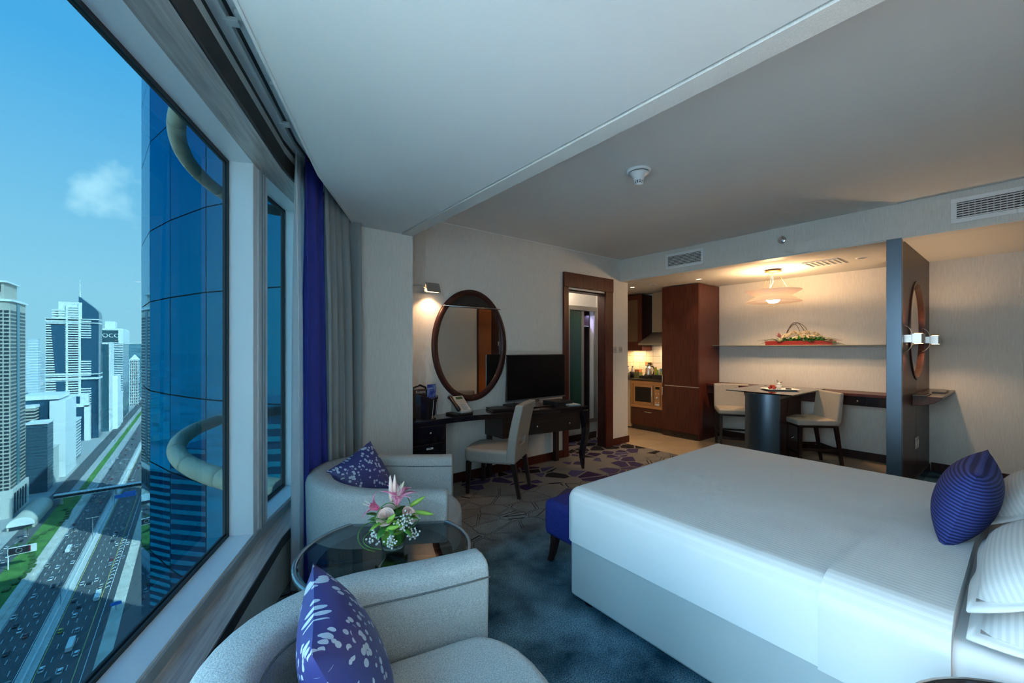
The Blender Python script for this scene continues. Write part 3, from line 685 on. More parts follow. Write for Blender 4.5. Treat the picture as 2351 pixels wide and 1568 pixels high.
# ------------------------------------------------------------------ curtains
M_sheer = mat('sheer_voile', (.92, .93, .94), .9, spec=.1)
M_lining = mat('indigo_lining', (.030, .045, .30), .7, spec=.2)
M_drape = mat('grey_blue_drape', (.30, .34, .35), .75, spec=.25)
def make_translucent(m, fac, col):
    nt = m.node_tree; b = nt.nodes['Principled BSDF']; o = nt.nodes['Material Output']; t = nt.nodes.new('ShaderNodeBsdfTranslucent'); t.inputs[0].default_value = (*col, 1); mx = nt.nodes.new('ShaderNodeMixShader'); mx.inputs[0].default_value = fac
    nt.links.new(b.outputs[0], mx.inputs[1]); nt.links.new(t.outputs[0], mx.inputs[2]); nt.links.new(mx.outputs[0], o.inputs[0])
make_translucent(M_sheer, .6, (.95, .96, .98))
def drape(name, path, ztop, zbot, amp, waves, m, label, flare=0.0, phase=0.0, group=None, n=90, pinch=.45):
    """hanging cloth: path in plan (list of points), pleats swing to both sides"""
    pts = [Vector((p[0], p[1], 0)) for p in path]; seg = [(pts[i + 1] - pts[i]).length for i in range(len(pts) - 1)]; tot = sum(seg)
    def at(u):
        s = u * tot
        for i, l in enumerate(seg):
            if s <= l or i == len(seg) - 1:
                t = (pts[i + 1] - pts[i]).normalized(); return pts[i] + t * s, Vector((t.y, -t.x, 0))
            s -= l
    def fn(u, v):
        p, nn = at(u); z = ztop + (zbot - ztop) * v
        a = amp * (pinch + (1 - pinch) * min(1, v * 3)) * (1 + flare * v)
        w = S(2 * PI * waves * u + phase + .5 * S(v * 2 + u * 5)) ; w = w * (1 - .25 * w * w) * 1.3
        q = p + nn * a * w + (pts[-1] - pts[0]).normalized() * flare * .10 * v * (u - 0.3)
        return (q.x, q.y, z)
    o = MB().grid(fn, n, 14).build(name, m, None, smooth=True, solid=.003)
    return tag(o, label, 'curtain', group)
def w2(s, y): return P2(s, y)
drape('sheer_curtain', [w2(2.57, .605), w2(2.74, .622), w2(3.15, .622)], 2.61, .015, .020, 6.5, M_sheer, 'white sheer curtain bunched beside the narrow window', .5, 0.5, n=120)
drape('blackout_curtain', [w2(2.63, .575), w2(2.74, .570), w2(2.92, .545)], 2.615, .012, .024, 1.9, M_lining, 'indigo lining edge of the curtain turned to the room', .5, 1.2)
drape('drape', [w2(2.92, .540), w2(3.20, .525), (.98, 3.33), (1.085, 3.355)], 2.615, .012, .042, 4.5, M_drape, 'grey-blue pleated curtain gathered in front of the pier', .4, 0.2, n=200)
drape('blackout_curtain', [P1(.56, .610), P1(.79, .617)], 2.61, .012, .016, 2.5, M_lining, 'indigo curtain at the left edge of the window', .0, 0.3)
# ------------------------------------------------------------------ desk
dk = thing('desk', 'long black lacquered desk under the oval mirror', 'desk', (0, 0, 0))
front = [(1.575, 3.545), (2.10, 3.545), (2.30, 3.525), (2.48, 3.465), (2.62, 3.425), (3.0, 3.385), (3.40, 3.325), (3.735, 3.275)]
top = [(x, y) for x, y in front] + [(3.76, 3.81), (1.575, 3.81)]
MB().prism(top, .738, .757).build('top', M_black, dk, bevel=.004)
ap = [(x + (.02 if i < 7 else -.02), y + .012) for i, (x, y) in enumerate(front)] + [(3.74, 3.80), (1.59, 3.80)]
MB().prism(ap, .700, .738).build('apron', M_black, dk, bevel=.003)
# right unit
ru = [(2.60, 3.46), (3.0, 3.425), (3.40, 3.365), (3.66, 3.325), (3.70, 3.79), (2.60, 3.79)]
MB().prism(ru, .48, .700).build('cabinet', M_espresso, dk, bevel=.004)
dwv = MB(); dwv.prism([(2.86, 3.423), (3.28, 3.368), (3.64, 3.310), (3.645, 3.332), (3.28, 3.39), (2.86, 3.445)], .49, .64)
dwo = dwv.build('drawer', M_espresso, dk, bevel=.004)
for x, y in ((3.02, 3.395), (3.46, 3.325)):
    MB().lathe([(.004, 0), (.004, .012), (.011, .016), (.012, .024), (.004, .028)], (0, 0, 0), 12).build('knob', M_chrome, dwo, smooth=True)
    k = dwo.children[-1]; k.location = (x, y, .575); k.rotation_euler = (PI / 2, 0, 0)
# left drawer pedestal
lp = [(1.60, 3.565), (1.985, 3.565), (1.985, 3.80), (1.60, 3.80)]
MB().prism(lp, .34, .700).build('cabinet', M_espresso, dk, bevel=.004)
for z0, z1 in ((.53, .695), (.35, .52)):
    d_ = bx(1.625, 1.965, 3.553, 3.566, z0, z1).build('drawer', M_black, dk, bevel=.003)
    if z0 > .5:
        k = MB().lathe([(.004, 0), (.004, .012), (.011, .016), (.012, .024), (.004, .028)], (0, 0, 0), 12).build('knob', M_chrome, d_, smooth=True); k.location = (1.80, 3.553, .635); k.rotation_euler = (PI / 2, 0, 0)
    else:
        bx(1.765, 1.835, 3.549, 3.553, .475, .492).build('label_plate', M_white, d_)
        bx(1.785, 1.815, 3.5485, 3.549, .480, .487).build('label_print', M_blk, d_)
def cabriole(x, y, dx, dy, z1=.71):
    rings = []
    for k in range(12):
        t = k / 11; z = z1 * (1 - t); o = .028 * S(PI * min(1, t * 1.5)) * (1 if t < .66 else 0) - .012 * S(PI * max(0, (t - .55) / .45)); r = .030 * (1 - t) ** .6 + .013
        cx, cy = x + dx * o, y + dy * o
        rings.append([(cx - r, cy - r, z), (cx + r, cy - r, z), (cx + r, cy + r, z), (cx - r, cy + r, z)])
    return MB().loft(rings)
cabriole(3.70, 3.315, .7, -.7).build('leg', M_black, dk, bevel=.006)
bx(3.66, 3.72, 3.74, 3.795, 0, .48).build('leg', M_espresso, dk, bevel=.004)
bx(2.62, 2.67, 3.74, 3.79, 0, .48).build('leg', M_espresso, dk, bevel=.004)
cabriole(1.625, 3.58, -.5, -.5, .34).build('leg', M_black, dk, bevel=.006)
# desk chair
dc = thing('desk_chair', 'grey upholstered desk chair turned to the desk', 'chair', (2.47, 3.385, 0), math.atan2(.43, -.29) - PI / 2)
def seat_poly(w0, w1, d0, d1): return [(-w0, d0), (w0, d0), (w1, d1), (-w1, d1)]
MB().prism([(-.215, -.26), (.215, -.26), (.235, .0), (.235, .20), (.20, .27), (0, .29), (-.20, .27), (-.235, .20), (-.235, 0)], .315, .455).build('seat', M_chairfab, dc, bevel=.035, seg=3)
def back_shell():
    ts = [0, .1, .2, .28, .40, .5, .6, .7, .8, .9, 1.0]; cs_ = [-1, -.42, .42, 1]; vs = []; fs = []
    for t in ts:
        z = .33 + .575 * t; y = -.215 - .10 * t ** 1.6; th = .048 - .008 * t; wd = .225 + .015 * t
        for c in cs_: vs.append((wd * c, y - th, z))
        for c in cs_: vs.append((wd * c, y + th, z))
    F_ = lambda r, c: r * 8 + c; K_ = lambda r, c: r * 8 + 4 + c; hole = lambda r, c: r == 3 and c == 1
    for r in range(len(ts) - 1):
        for c in range(3):
            if hole(r, c):
                fs += [(F_(r, c), F_(r, c + 1), K_(r, c + 1), K_(r, c)), (F_(r + 1, c + 1), F_(r + 1, c), K_(r + 1, c), K_(r + 1, c + 1)), (F_(r + 1, c), F_(r, c), K_(r, c), K_(r + 1, c)), (F_(r, c + 1), F_(r + 1, c + 1), K_(r + 1, c + 1), K_(r, c + 1))]
            else: fs += [(F_(r, c), F_(r, c + 1), F_(r + 1, c + 1), F_(r + 1, c)), (K_(r, c + 1), K_(r, c), K_(r + 1, c), K_(r + 1, c + 1))]
        fs += [(K_(r, 0), F_(r, 0), F_(r + 1, 0), K_(r + 1, 0)), (F_(r, 3), K_(r, 3), K_(r + 1, 3), F_(r + 1, 3))]
    n_ = len(ts) - 1
    for c in range(3): fs += [(F_(n_, c), F_(n_, c + 1), K_(n_, c + 1), K_(n_, c)), (K_(0, c), K_(0, c + 1), F_(0, c + 1), F_(0, c))]
    return MB().add(vs, fs)
back_shell().build('backrest', M_chairfab, dc, bevel=.018, seg=3)
for x, y, rx in ((-.19, -.24, -.10), (.19, -.24, -.10), (-.205, .22, .02), (.205, .22, .02)):
    r0, r1 = .024, .017; yb = y + rx * .6
    MB().loft([[(x - r1, yb - r1, 0), (x + r1, yb - r1, 0), (x + r1, yb + r1, 0), (x - r1, yb + r1, 0)], [(x - r0, y - r0, .33), (x + r0, y - r0, .33), (x + r0, y + r0, .33), (x - r0, y + r0, .33)]]).build('leg', M_espresso, dc, bevel=.004)
# television
tv = thing('television', 'flat black television on the desk', 'television', (3.235, 3.625, .757))
bx(-.465, .465, -.012, .012, .083, .612).build('screen_frame', M_blk, tv, bevel=.006)
bx(-.452, .452, -.0145, -.011, .102, .602).build('screen', M_screen, tv)
bx(-.465, .465, -.016, -.010, .083, .098).build('bezel', mat('bezel_grey', (.12, .13, .15), .35, .5), tv, bevel=.002)
bx(-.20, .20, .012, .05, .16, .46).build('rear_housing', M_blk, tv, bevel=.015)
bx(-.035, .035, -.005, .03, .0, .13).build('neck', M_chrome, tv, bevel=.004)
bx(-.20, .20, -.10, .12, 0, .012).build('foot', M_black, tv, bevel=.005)
MB().tube([(-.30, .05, .10), (-.33, .03, .04), (-.31, -.02, .01), (-.34, -.06, .006)], .004, 6).build('cable', M_blk, tv, smooth=True)
sb = thing('set_top_box', 'flat black set-top box under the television, left of its foot', 'set-top box', (2.93, 3.66, .757)); bx(-.10, .09, -.11, .10, 0, .042).build('case', M_blk, sb, bevel=.004); bx(-.08, -.02, -.112, -.109, .015, .025).build('display', M_screen, sb)
dvd = thing('disc_player', 'slim disc player under the television, right of its foot', 'disc player', (3.55, 3.60, .757)); bx(-.13, .15, -.12, .12, 0, .045).build('case', M_blk, dvd, bevel=.004); bx(-.10, .05, -.123, -.119, .022, .030).build('disc_slot', M_screen, dvd)
pm = thing('magazine', 'pale blue magazine at the right end of the desk', 'magazine', (3.66, 3.50, .757), -.2); bx(-.08, .08, -.12, .12, 0, .008).build('cover', mat('pale_print', (.30, .40, .42), .4), pm); bx(-.075, .075, -.115, .115, .001, .0095).build('pages', M_white, pm)
nf = thing('leather_folder', 'dark leather folder lying on the desk', 'folder', (2.74, 3.63, .757), -.25); bx(-.17, .15, -.11, .11, 0, .010).build('back_cover', M_black, nf, bevel=.003); bx(-.165, .14, -.105, .105, .010, .020).build('pages', M_espresso, nf); bx(-.17, .15, -.11, .11, .020, .029).build('front_cover', mat('folder_leather', (.02, .016, .02), .45), nf, bevel=.003)
# telephone
ph = thing('telephone', 'grey desk telephone with green display', 'telephone', (2.19, 3.665, .757), .10)
bx(-.10, .11, -.10, .10, 0, .022).build('base', M_blk, ph, bevel=.008)
body = MB(); body.extr([(-.035, -.085, .022), (-.035, .09, .022), (-.035, .09, .17), (-.035, .072, .185), (-.035, -.085, .045)], (.135, 0, 0)); body.build('body', M_grey, ph, bevel=.006)
sl = math.atan2(.14, .157)
def face(x0, x1, v0, v1, h): 
    p = lambda v, o: (-.085 + v * .157 - o * S(sl), .045 + v * .14 + o * C(sl))
    a, b = p(v0, 0), p(v1, 0); c, d = p(v1, h), p(v0, h)
    return MB().extr([(x0, a[0], a[1]), (x0, b[0], b[1]), (x0, c[0], c[1]), (x0, d[0], d[1])], (x1 - x0, 0, 0))
face(-.005, .075, .78, .92, .003).build('display', mat('lcd', (.035, .09, .02), .3), ph)
for i in range(3):
    for j in range(4): face(.005 + i * .020, .020 + i * .020, .06 + j * .105, .13 + j * .105, .004).build('key', M_alug, ph)
for j in range(4): face(.076, .092, .08 + j * .10, .13 + j * .10, .003).build('key', M_white, ph)
hs = MB().tube([(-.065, -.09, .06), (-.065, -.06, .085), (-.065, .0, .125), (-.065, .06, .175), (-.065, .085, .175)], [.020, .022, .016, .022, .020], 10); hs.build('handset', M_blk, ph, smooth=True)
# leather holder with brochures
bn = thing('brochure_holder', 'tall black leather stationery holder with white stitching on the desk', 'holder', (1.775, 3.665, .757))
outer = []
for k in range(9): a = PI + PI * k / 8; outer.append((C(a) * .16, -.02 + S(a) * .085))
outer += [(.16, .11), (-.16, .11)]
rg = []
for t in (0, .35, .7, 1):
    sc_ = .86 + .14 * t; rg.append([(x * sc_, y * sc_, .235 * t - .045 * t * max(0, 1 - abs(x - .08) / .12) + (.02 * t if x < -.08 else 0)) for x, y in outer])
MB().loft(rg).build('body', M_black, bn, smooth=False)
for x in (.075, .125): MB().tube([(x * .86, -.02 - math.sqrt(max(0, 1 - (x / .16) ** 2)) * .075 - .002, .01), (x, -.02 - math.sqrt(max(0, 1 - (x / .16) ** 2)) * .085 - .003, .19)], .0018, 5).build('stitching', M_white, bn)
MB().tube([(-.09, .05, .22), (-.07, .05, .30), (0, .05, .325), (.06, .05, .30), (.08, .05, .22)], .011, 8).build('handle', M_black, bn, smooth=True)
br = thing('brochure', 'blue brochure standing in the leather holder', 'brochure', (1.865, 3.645, .925), .25); M_bro = mat('blue_print', (.02, .07, .42), .3); tex(M_bro, 'noise', 18, (1, 1, 1), ((.015, .04, .30), (.22, .36, .72), .45, .7)); bx(-.052, .052, -.004, .004, 0, .165).build('cover', M_bro, br); bx(-.048, .02, -.0045, -.004, .125, .128).build('title_line', M_white, br)
b2 = thing('magazine', 'brown magazine with white title in the leather holder', 'magazine', (1.755, 3.68, .91), .1); M_brn = mat('brown_print', (.10, .05, .035), .4); bx(-.075, .075, -.004, .004, 0, .135).build('cover', M_brn, b2)
def text(s_, size, m, parent, loc, rot, name='lettering', ext=.0004, align='CENTER'):
    cu = bpy.data.curves.new(name, 'FONT'); cu.body = s_; cu.size = size; cu.extrude = ext; cu.align_x = align; cu.align_y = 'CENTER'
    o = bpy.data.objects.new(name, cu); COL.objects.link(o); cu.materials.append(m)
    if parent: o.parent = parent
    o.location = loc; o.rotation_euler = rot
    bpy.context.view_layer.update(); me = bpy.data.meshes.new_from_object(o.evaluated_get(bpy.context.evaluated_depsgraph_get())); me.materials.clear(); me.materials.append(m)
    bpy.data.objects.remove(o); o = bpy.data.objects.new(name, me); COL.objects.link(o)
    if parent: o.parent = parent
    o.location = loc; o.rotation_euler = rot; return o
text('Rotana', .038, M_white, b2, (.01, -.0046, .108), (PI / 2, 0, 0))
# socket under the desk
so = thing('wall_socket', 'dark double wall socket under the desk', 'wall socket', (2.737, YM, .525)); bx(-.043, .043, -.009, 0, -.043, .043).build('plate', M_alug, so, bevel=.003); bx(-.014, .012, -.012, -.008, -.028, -.004).build('switch', M_white, so); bx(-.014, .012, -.012, -.008, .002, .026).build('switch', M_white, so)
# oval mirror
mr = thing('oval_mirror', 'oval wall mirror with dark mahogany frame above the desk', 'mirror', (2.435, YM, 1.475))
A_, B_ = .478, .612; NV = 72
def oval(a, b, y): return [(a * C(2 * PI * k / NV), y, b * S(2 * PI * k / NV)) for k in range(NV)]
q = MB(); q.loft([oval(A_, B_, 0), oval(A_, B_, -.028), oval(A_ - .015, B_ - .015, -.036), oval(A_ - .060, B_ - .060, -.028), oval(A_ - .065, B_ - .065, -.014)], True, False); q.build('frame', M_woodd, mr, smooth=True)
MB().add(oval(A_ - .060, B_ - .060, -.012), [tuple(range(NV))[::-1]]).build('glass', M_mirror, mr)
# black panel in the crown of the oval and the steel bar below it
cr_ = [(x, -.0125, z) for x, y, z in oval(A_ - .062, B_ - .062, 0) if z > .395]
cr_.sort(key=lambda p: math.atan2(p[2], p[0])); MB().extr(cr_, (0, -.010, 0)).build('crown_panel', M_blk, mr)
MB().tube([(-.36, -.042, .418), (.375, -.042, .418)], .006, 8).build('bar', M_chrome, mr, smooth=True)
# swing-arm wall lamp by the pier
wl = thing('wall_lamp', 'chrome swing-arm reading lamp left of the oval mirror', 'wall lamp', (1.60, YM, 1.96))
MB().lathe([(.03, 0), (.03, .012), (.012, .018)], (0, 0, 0), 16).build('wall_plate', M_chrome, wl, smooth=True); wl.children[-1].rotation_euler = (PI / 2, 0, 0)
MB().tube([(0, -.01, 0), (.03, -.05, .07), (.10, -.08, .105), (.20, -.09, .10), (.27, -.09, .085)], .005, 8).build('arm', M_chrome, wl, smooth=True)
sh = MB(); 
sh.extr([(.25, -.13, .05), (.25, -.09, .145), (.25, -.05, .05), (.25, -.055, .05), (.25, -.09, .135), (.25, -.125, .05)], (.15, 0, 0)); sh.build('shade', M_steel, wl)
bx(.262, .39, -.11, -.07, .052, .060).build('tube_bulb', mat('warm_tube', (1, .8, .6), .4, emit=(1, .62, .30), estr=6.0), wl)
lamp('wall_lamp_light', 'SPOT', (1.93, YM - .09, 2.005), 13, (1, .62, .34), .03, (0, .05, -1), 2.2)
# ------------------------------------------------------------------ kitchen
M_kwood = mat('kitchen_mahogany', (.09, .02, .012), .4, spec=.3, coat=.12); tex(M_kwood, 'noise', 6, (16, 16, .6), ((.050, .010, .007), (.120, .030, .016)), 0, .002, 5)
fr = thing('fridge_cabinet', 'tall mahogany fridge cabinet at the end of the kitchenette', 'cabinet', (6.20, 3.17, 0))
bx(.0, .66, 0, .63, .0, 2.452).build('body', M_kwood, fr, bevel=.003)
d_ = bx(-.020, .0, .004, .626, .835, 2.448).build('door', M_kwood, fr, bevel=.002); bx(-.045, -.032, .60, .612, .86, 1.0).build('handle', M_chrome, d_, bevel=.003)
d_ = bx(-.020, .0, .004, .626, .10, .822).build('door', M_kwood, fr, bevel=.002); bx(-.045, -.032, .60, .612, .66, .80).build('handle', M_chrome, d_, bevel=.003)
bx(-.012, .0, .004, .58, .822, .835).build('metal_strip', M_steel, fr)
bx(-.012, .0, .03, .60, .0, .085).build('plinth', M_espresso, fr)
for k in range(4): bx(-.018, -.012, .06, .45, .022 + k * .015, .029 + k * .015).build('grille_slat', M_black, fr)
kb = thing('kitchen_base', 'mahogany base cabinet with drawer under the microwave', 'cabinet', (6.25, 3.805, 0))
bx(.02, .60, 0, .655, .08, .87).build('body', M_kwood, kb); bx(.05, .60, 0, .655, 0, .08).build('plinth', M_espresso, kb)
d_ = bx(0, .02, .005, .65, .085, .385).build('drawer', M_kwood, kb, bevel=.002); bx(-.022, -.012, .22, .36, .325, .335).build('handle', M_chrome, d_, bevel=.002)
mw = thing('microwave', 'built-in copper-toned microwave oven in the kitchenette', 'microwave', (6.25, 3.805, .395))
fm = MB(); fm.box(-.012, .02, .005, .65, 0, .05).box(-.012, .02, .005, .65, .42, .47).box(-.012, .02, .005, .05, .05, .42).box(-.012, .02, .605, .65, .05, .42); fm.build('surround', M_copper, mw, bevel=.003)
bx(0, .02, .05, .605, .05, .42).build('face', M_copper, mw)
dd = bx(-.012, .0, .195, .59, .065, .405).build('door', M_copper, mw, bevel=.003); bx(-.016, -.012, .235, .555, .105, .365).build('window', M_screen, dd)
MB().tube([(-.045, .205, .08), (-.045, .205, .39)], .008, 8).build('handle', M_chrome, dd, smooth=True)
bx(-.045, -.012, .20, .21, .10, .11).build('handle_post', M_chrome, dd); bx(-.045, -.012, .20, .21, .36, .37).build('handle_post', M_chrome, dd)
bx(-.010, .0, .065, .165, .065, .405).build('control_panel', M_copper, mw); bx(-.013, -.010, .075, .155, .345, .385).build('display', M_screen, mw)
MB(Matrix.Translation((-.010, .115, .20)) @ Matrix.Rotation(-PI / 2, 4, 'Y')).lathe([(.020, 0), (.020, .014), (.014, .018)], (0, 0, 0), 16).build('dial', M_chrome, mw, smooth=True)
for i in range(2):
    for j in range(3): bx(-.013, -.010, .082 + i * .05, .098 + i * .05, .115 + j * .075, .127 + j * .075).build('button', M_white, mw)
bx(-.013, -.010, .078, .155, .068, .10).build('sticker', M_white, mw)
ap_ = thing('dishwasher', 'pale cream dishwasher left of the microwave', 'dishwasher', (6.27, 4.465, 0)); bx(0, .58, 0, .53, .02, .865).build('body', mat('cream_enamel', (.62, .54, .42), .4), ap_, bevel=.004); bx(-.012, .0, .01, .52, .70, .85).build('control_strip', MAT['cream_enamel'], ap_, bevel=.003); bx(-.012, .0, .01, .52, .10, .69).build('door', MAT['cream_enamel'], ap_, bevel=.003)
ct = bx(6.22, 6.86, 3.805, 4.99, .87, .905).build('worktop', mat('dark_granite', (.018, .012, .012), .15, coat=.4), None, bevel=.004); tag(ct, 'dark polished kitchen worktop', 'worktop')
hob = bx(6.32, 6.75, 3.85, 4.15, .905, .909).build('hob', M_black, None); tag(hob, 'black glass hob in front of the snack tray', 'hob')
# tiled splashback: small square wall tiles
M_splash = mat('splash_tile', (.52, .49, .43), .3); spb = struct(bx(XD - .012, XD - .001, 3.805, 4.99, .905, 1.55).build('wall_splashback', M_grout), 'tiled splashback of the kitchenette', 'wall')
st0 = None
for i in range(8):
    for j in range(5):
        if st0 is None: st0 = bx(-.018, -.011, 0, .143, 0, .124).build('wall_tile', M_splash, spb, bevel=.002); st0.location = (XD, 3.81 + i * .147, .908 + j * .128)
        else: t = st0.copy(); COL.objects.link(t); t.location = (XD, 3.81 + i * .147, .908 + j * .128)
uc = thing('wall_cabinet', 'mahogany wall cabinet with glazed door over the worktop', 'cabinet', (6.53, 4.42, 1.40))
bx(.02, .335, 0, .57, .07, 1.035).build('body', M_woodd, uc); 
fd = MB(); fd.box(0, .02, .004, .09, .07, 1.03).box(0, .02, .48, .566, .07, 1.03).box(0, .02, .09, .48, .07, .16).box(0, .02, .09, .48, .94, 1.03); d_ = fd.build('door', M_kwood, uc, bevel=.002)
bx(.006, .014, .09, .48, .16, .94).build('pane', mat('frosted_amber', (.16, .10, .06), .3), d_)
bx(-.002, .335, -.004, .574, .0, .07).build('light_pelmet', M_kwood, uc, bevel=.003)
hd = thing('extractor_hood', 'steel chimney extractor hood beside the tall cabinet', 'extractor hood', (6.86, 4.11, 1.50))
MB().loft([[(-.46, -.30, 0), (0, -.30, 0), (0, .30, 0), (-.46, .30, 0)], [(-.46, -.30, .03), (0, -.30, .03), (0, .30, .03), (-.46, .30, .03)], [(-.24, -.14, .23), (0, -.14, .23), (0, .14, .23), (-.24, .14, .23)]]).build('canopy', M_steel, hd)
bx(-.24, 0, -.14, .14, .23, .952).build('chimney', M_steel, hd, bevel=.002)
bx(-.40, -.05, -.24, .24, -.004, .001).build('filter', M_alug, hd)
lamp('hood_light', 'AREA', (6.62, 4.02, 1.488), 8, (1, .70, .40), .18, (0, 0, -1))
lamp('cabinet_light', 'AREA', (6.66, 4.70, 1.39), 7, (1, .62, .26), .25, (0, 0, -1))
# kettle, bottles, trays on the worktop
kt = thing('kettle', 'black and steel electric kettle on the worktop', 'kettle', (6.62, 4.34, .905))
MB().lathe([(.075, 0), (.075, .018), (.072, .02)], (0, 0, 0), 20).build('base', M_blk, kt); MB().lathe([(.072, .02), (.076, .06), (.066, .15), (.052, .20), (.02, .215)], (0, 0, 0), 24).build('body', M_steel, kt, smooth=True)
MB().tube([(.0, -.05, .205), (.0, -.105, .20), (.0, -.125, .14), (.0, -.10, .06), (.0, -.07, .045)], .013, 8).build('handle', M_blk, kt, smooth=True); MB().lathe([(.05, .198), (.035, .225), (.012, .235), (.010, .25)], (0, 0, 0), 16).build('lid', M_blk, kt, smooth=True)
def bottle(x, y, label, m, cap, h=.20, r=.03, name='water_bottle', grp=None):
    t = thing(name, label, 'bottle', (x, y, .905), 0, grp); MB().lathe([(r * .9, 0), (r, .01), (r, h * .62), (r * .45, h * .82), (r * .4, h * .92)], (0, 0, 0), 14).build('body', m, t, smooth=True); MB().lathe([(r * .46, h * .91), (r * .46, h)], (0, 0, 0), 12).build('cap', cap, t); MB().lathe([(r * 1.02, h * .25), (r * 1.02, h * .5)], (0, 0, 0), 14, False).build('paper_label', M_white, t); return t
M_bot = mat('bottle_pet', (.55, .58, .60), .15); M_cap = mat('violet_cap', (.06, .04, .25), .4)
bottle(6.50, 4.70, 'clear water bottle with violet cap, left of the pair', M_bot, M_cap); bottle(6.50, 4.60, 'clear water bottle with violet cap, nearer the kettle', M_bot, M_cap)
cu = thing('mug', 'black mug left of the kettle', 'mug', (6.44, 4.57, .905)); MB().lathe([(.035, 0), (.042, .01), (.044, .10), (.040, .10), (.038, .012), (.01, .010)], (0, 0, 0), 18).build('body', M_blk, cu, smooth=True); MB().tube([(0, .042, .08), (0, .07, .07), (0, .07, .035), (0, .042, .025)], .005, 6).build('handle', M_blk, cu, smooth=True)
tb_ = thing('tea_box', 'green and orange box of tea sachets beside the kettle', 'box', (6.42, 4.42, .905)); bx(-.05, .05, -.055, .055, 0, .10).build('box', mat('olive_card', (.16, .18, .06), .6), tb_); 
for k in range(4): bx(-.045, .045, -.048 + k * .026, -.030 + k * .026, .09, .150).build('sachet', mat('orange_sachet', (.60, .22, .08), .6), tb_)
tr = thing('black_tray', 'black tray under the kettle', 'tray', (6.46, 4.26, .905)); fm = MB(); fm.box(-.10, .10, -.14, .10, 0, .008).box(-.10, -.092, -.14, .10, .008, .04).box(.092, .10, -.14, .10, .008, .04).box(-.092, .092, -.14, -.132, .008, .04).box(-.092, .092, .092, .10, .008, .04); fm.build('tray', M_blk, tr)
sn = thing('snack_tray', 'black snack tray beside the tall cabinet', 'tray', (6.50, 3.985, .909)); fm = MB(); fm.box(-.13, .13, -.13, .13, 0, .008).box(-.13, -.12, -.13, .13, .008, .065).box(.12, .13, -.13, .13, .008, .065).box(-.12, .12, -.13, -.12, .008, .065).box(-.12, .12, .12, .13, .008, .065); fm.build('tray', M_blk, sn)
cols = ((.55, .45, .05), (.10, .30, .10), (.08, .15, .50), (.60, .25, .10), (.70, .65, .50), (.30, .40, .05), (.10, .35, .45), (.55, .12, .10))
for k in range(10):
    x = 6.42 + .05 * (k % 4); y = 3.90 + .052 * (k // 2 % 5) * .8; h = (.10, .16, .12, .19, .14)[k % 5]
    m = mat('snack_%d' % (k % 8), cols[k % 8], .4); t = thing('snack_packet', '%s snack packet standing in the black tray%s' % (('yellow', 'green', 'blue', 'orange', 'cream', 'olive', 'teal', 'red')[k % 8], '' if k < 8 else ', back row'), 'snack packet', (x, y, .919), .3 * k, 'snack packets in the tray')
    rg = [[(-.02, -.008, 0), (.02, -.008, 0), (.02, .008, 0), (-.02, .008, 0)], [(-.021, -.014, h * .5), (.021, -.014, h * .5), (.021, .014, h * .5), (-.021, .014, h * .5)], [(-.02, -.002, h), (.02, -.002, h), (.02, .002, h), (-.02, .002, h)]]
    MB().loft(rg).build('packet', m, t)
ks = thing('wall_socket', 'steel wall socket with black plug above the kettle', 'wall socket', (XD - .018, 4.50, 1.14)); bx(-.008, 0, -.09, .06, -.04, .04).build('plate', M_copper, ks, bevel=.003); bx(-.045, -.008, -.07, -.02, -.025, .03).build('plug', M_blk, ks, bevel=.005)
# ------------------------------------------------------------------ partition with the oval opening and the column
pt = thing('partition', 'dark mahogany partition with oval opening beside the bed', 'partition', (0, 0, 0)); pt['kind'] = 'structure'
PY0, PY1 = .735, .770; OX, OZ, OA, OB = 6.02, 1.63, .44, .50; X0, X1 = 5.16, XD
n = 64
def rim(a):
    """point on the panel border in direction a from the opening centre"""
    dx, dz = C(a), S(a); t = 1e9
    for lim, d, c in ((X0, dx, OX), (X1, dx, OX), (0.0, dz, OZ), (ZS + .01, dz, OZ)):
        if abs(d) > 1e-6:
            k = (lim - c) / d
            if k > 0: t = min(t, k)
    return (OX + dx * t, OZ + dz * t)
angs = sorted(set([2 * PI * k / n for k in range(n)] + [math.atan2(z - OZ, x - OX) % (2 * PI) for x in (X0, X1) for z in (0.0, ZS + .01)]))
inn = [(OX + OA * C(a), OZ + OB * S(a)) for a in angs]; outr = [rim(a) for a in angs]; k = len(angs)
vs = [(x, PY0, z) for x, z in inn] + [(x, PY0, z) for x, z in outr] + [(x, PY1, z) for x, z in inn] + [(x, PY1, z) for x, z in outr]
fs = []
for i in range(k):
    j = (i + 1) % k
    fs += [(i, k + i, k + j, j), (2 * k + i, 2 * k + j, 3 * k + j, 3 * k + i), (i, j, 2 * k + j, 2 * k + i), (k + i, 3 * k + i, 3 * k + j, k + j)]
MB().add(vs, fs).build('panel', M_woodd, pt)
lin = MB(); ov = lambda a_, b_, y: [(OX + a_ * C(2 * PI * i / n), y, OZ + b_ * S(2 * PI * i / n)) for i in range(n)]
lin.loft([ov(OA, OB, PY1 + .004), ov(OA - .008, OB - .008, PY1 + .005), ov(OA - .008, OB - .008, PY0 - .010), ov(OA + .020, OB + .020, PY0 - .010), ov(OA + .020, OB + .020, PY0)], True, False).build('opening_lining', M_woodd, pt, smooth=False)
bx(5.975, 5.978, PY0 - .001, PY0, 0, 1.10).build('panel_joint', M_black, pt)
bx(5.20, XD, PY0 - .012, PY0, 0, .09).build('plinth', M_black, pt)
col = MB(); pr = []
for i in range(9): a = PI / 2 + PI * i / 8; pr.append((5.125 + .022 * C(a), .775 + .050 * S(a)))
pr += [(5.17, .725), (5.17, .825)]
col.box(5.10, 5.165, .722, .828, 0, ZS + .003); o = col.build('column', M_bluemetal, None, smooth=False, bevel=.002); struct(o, 'blue-black lacquered column at the partition edge', 'column')
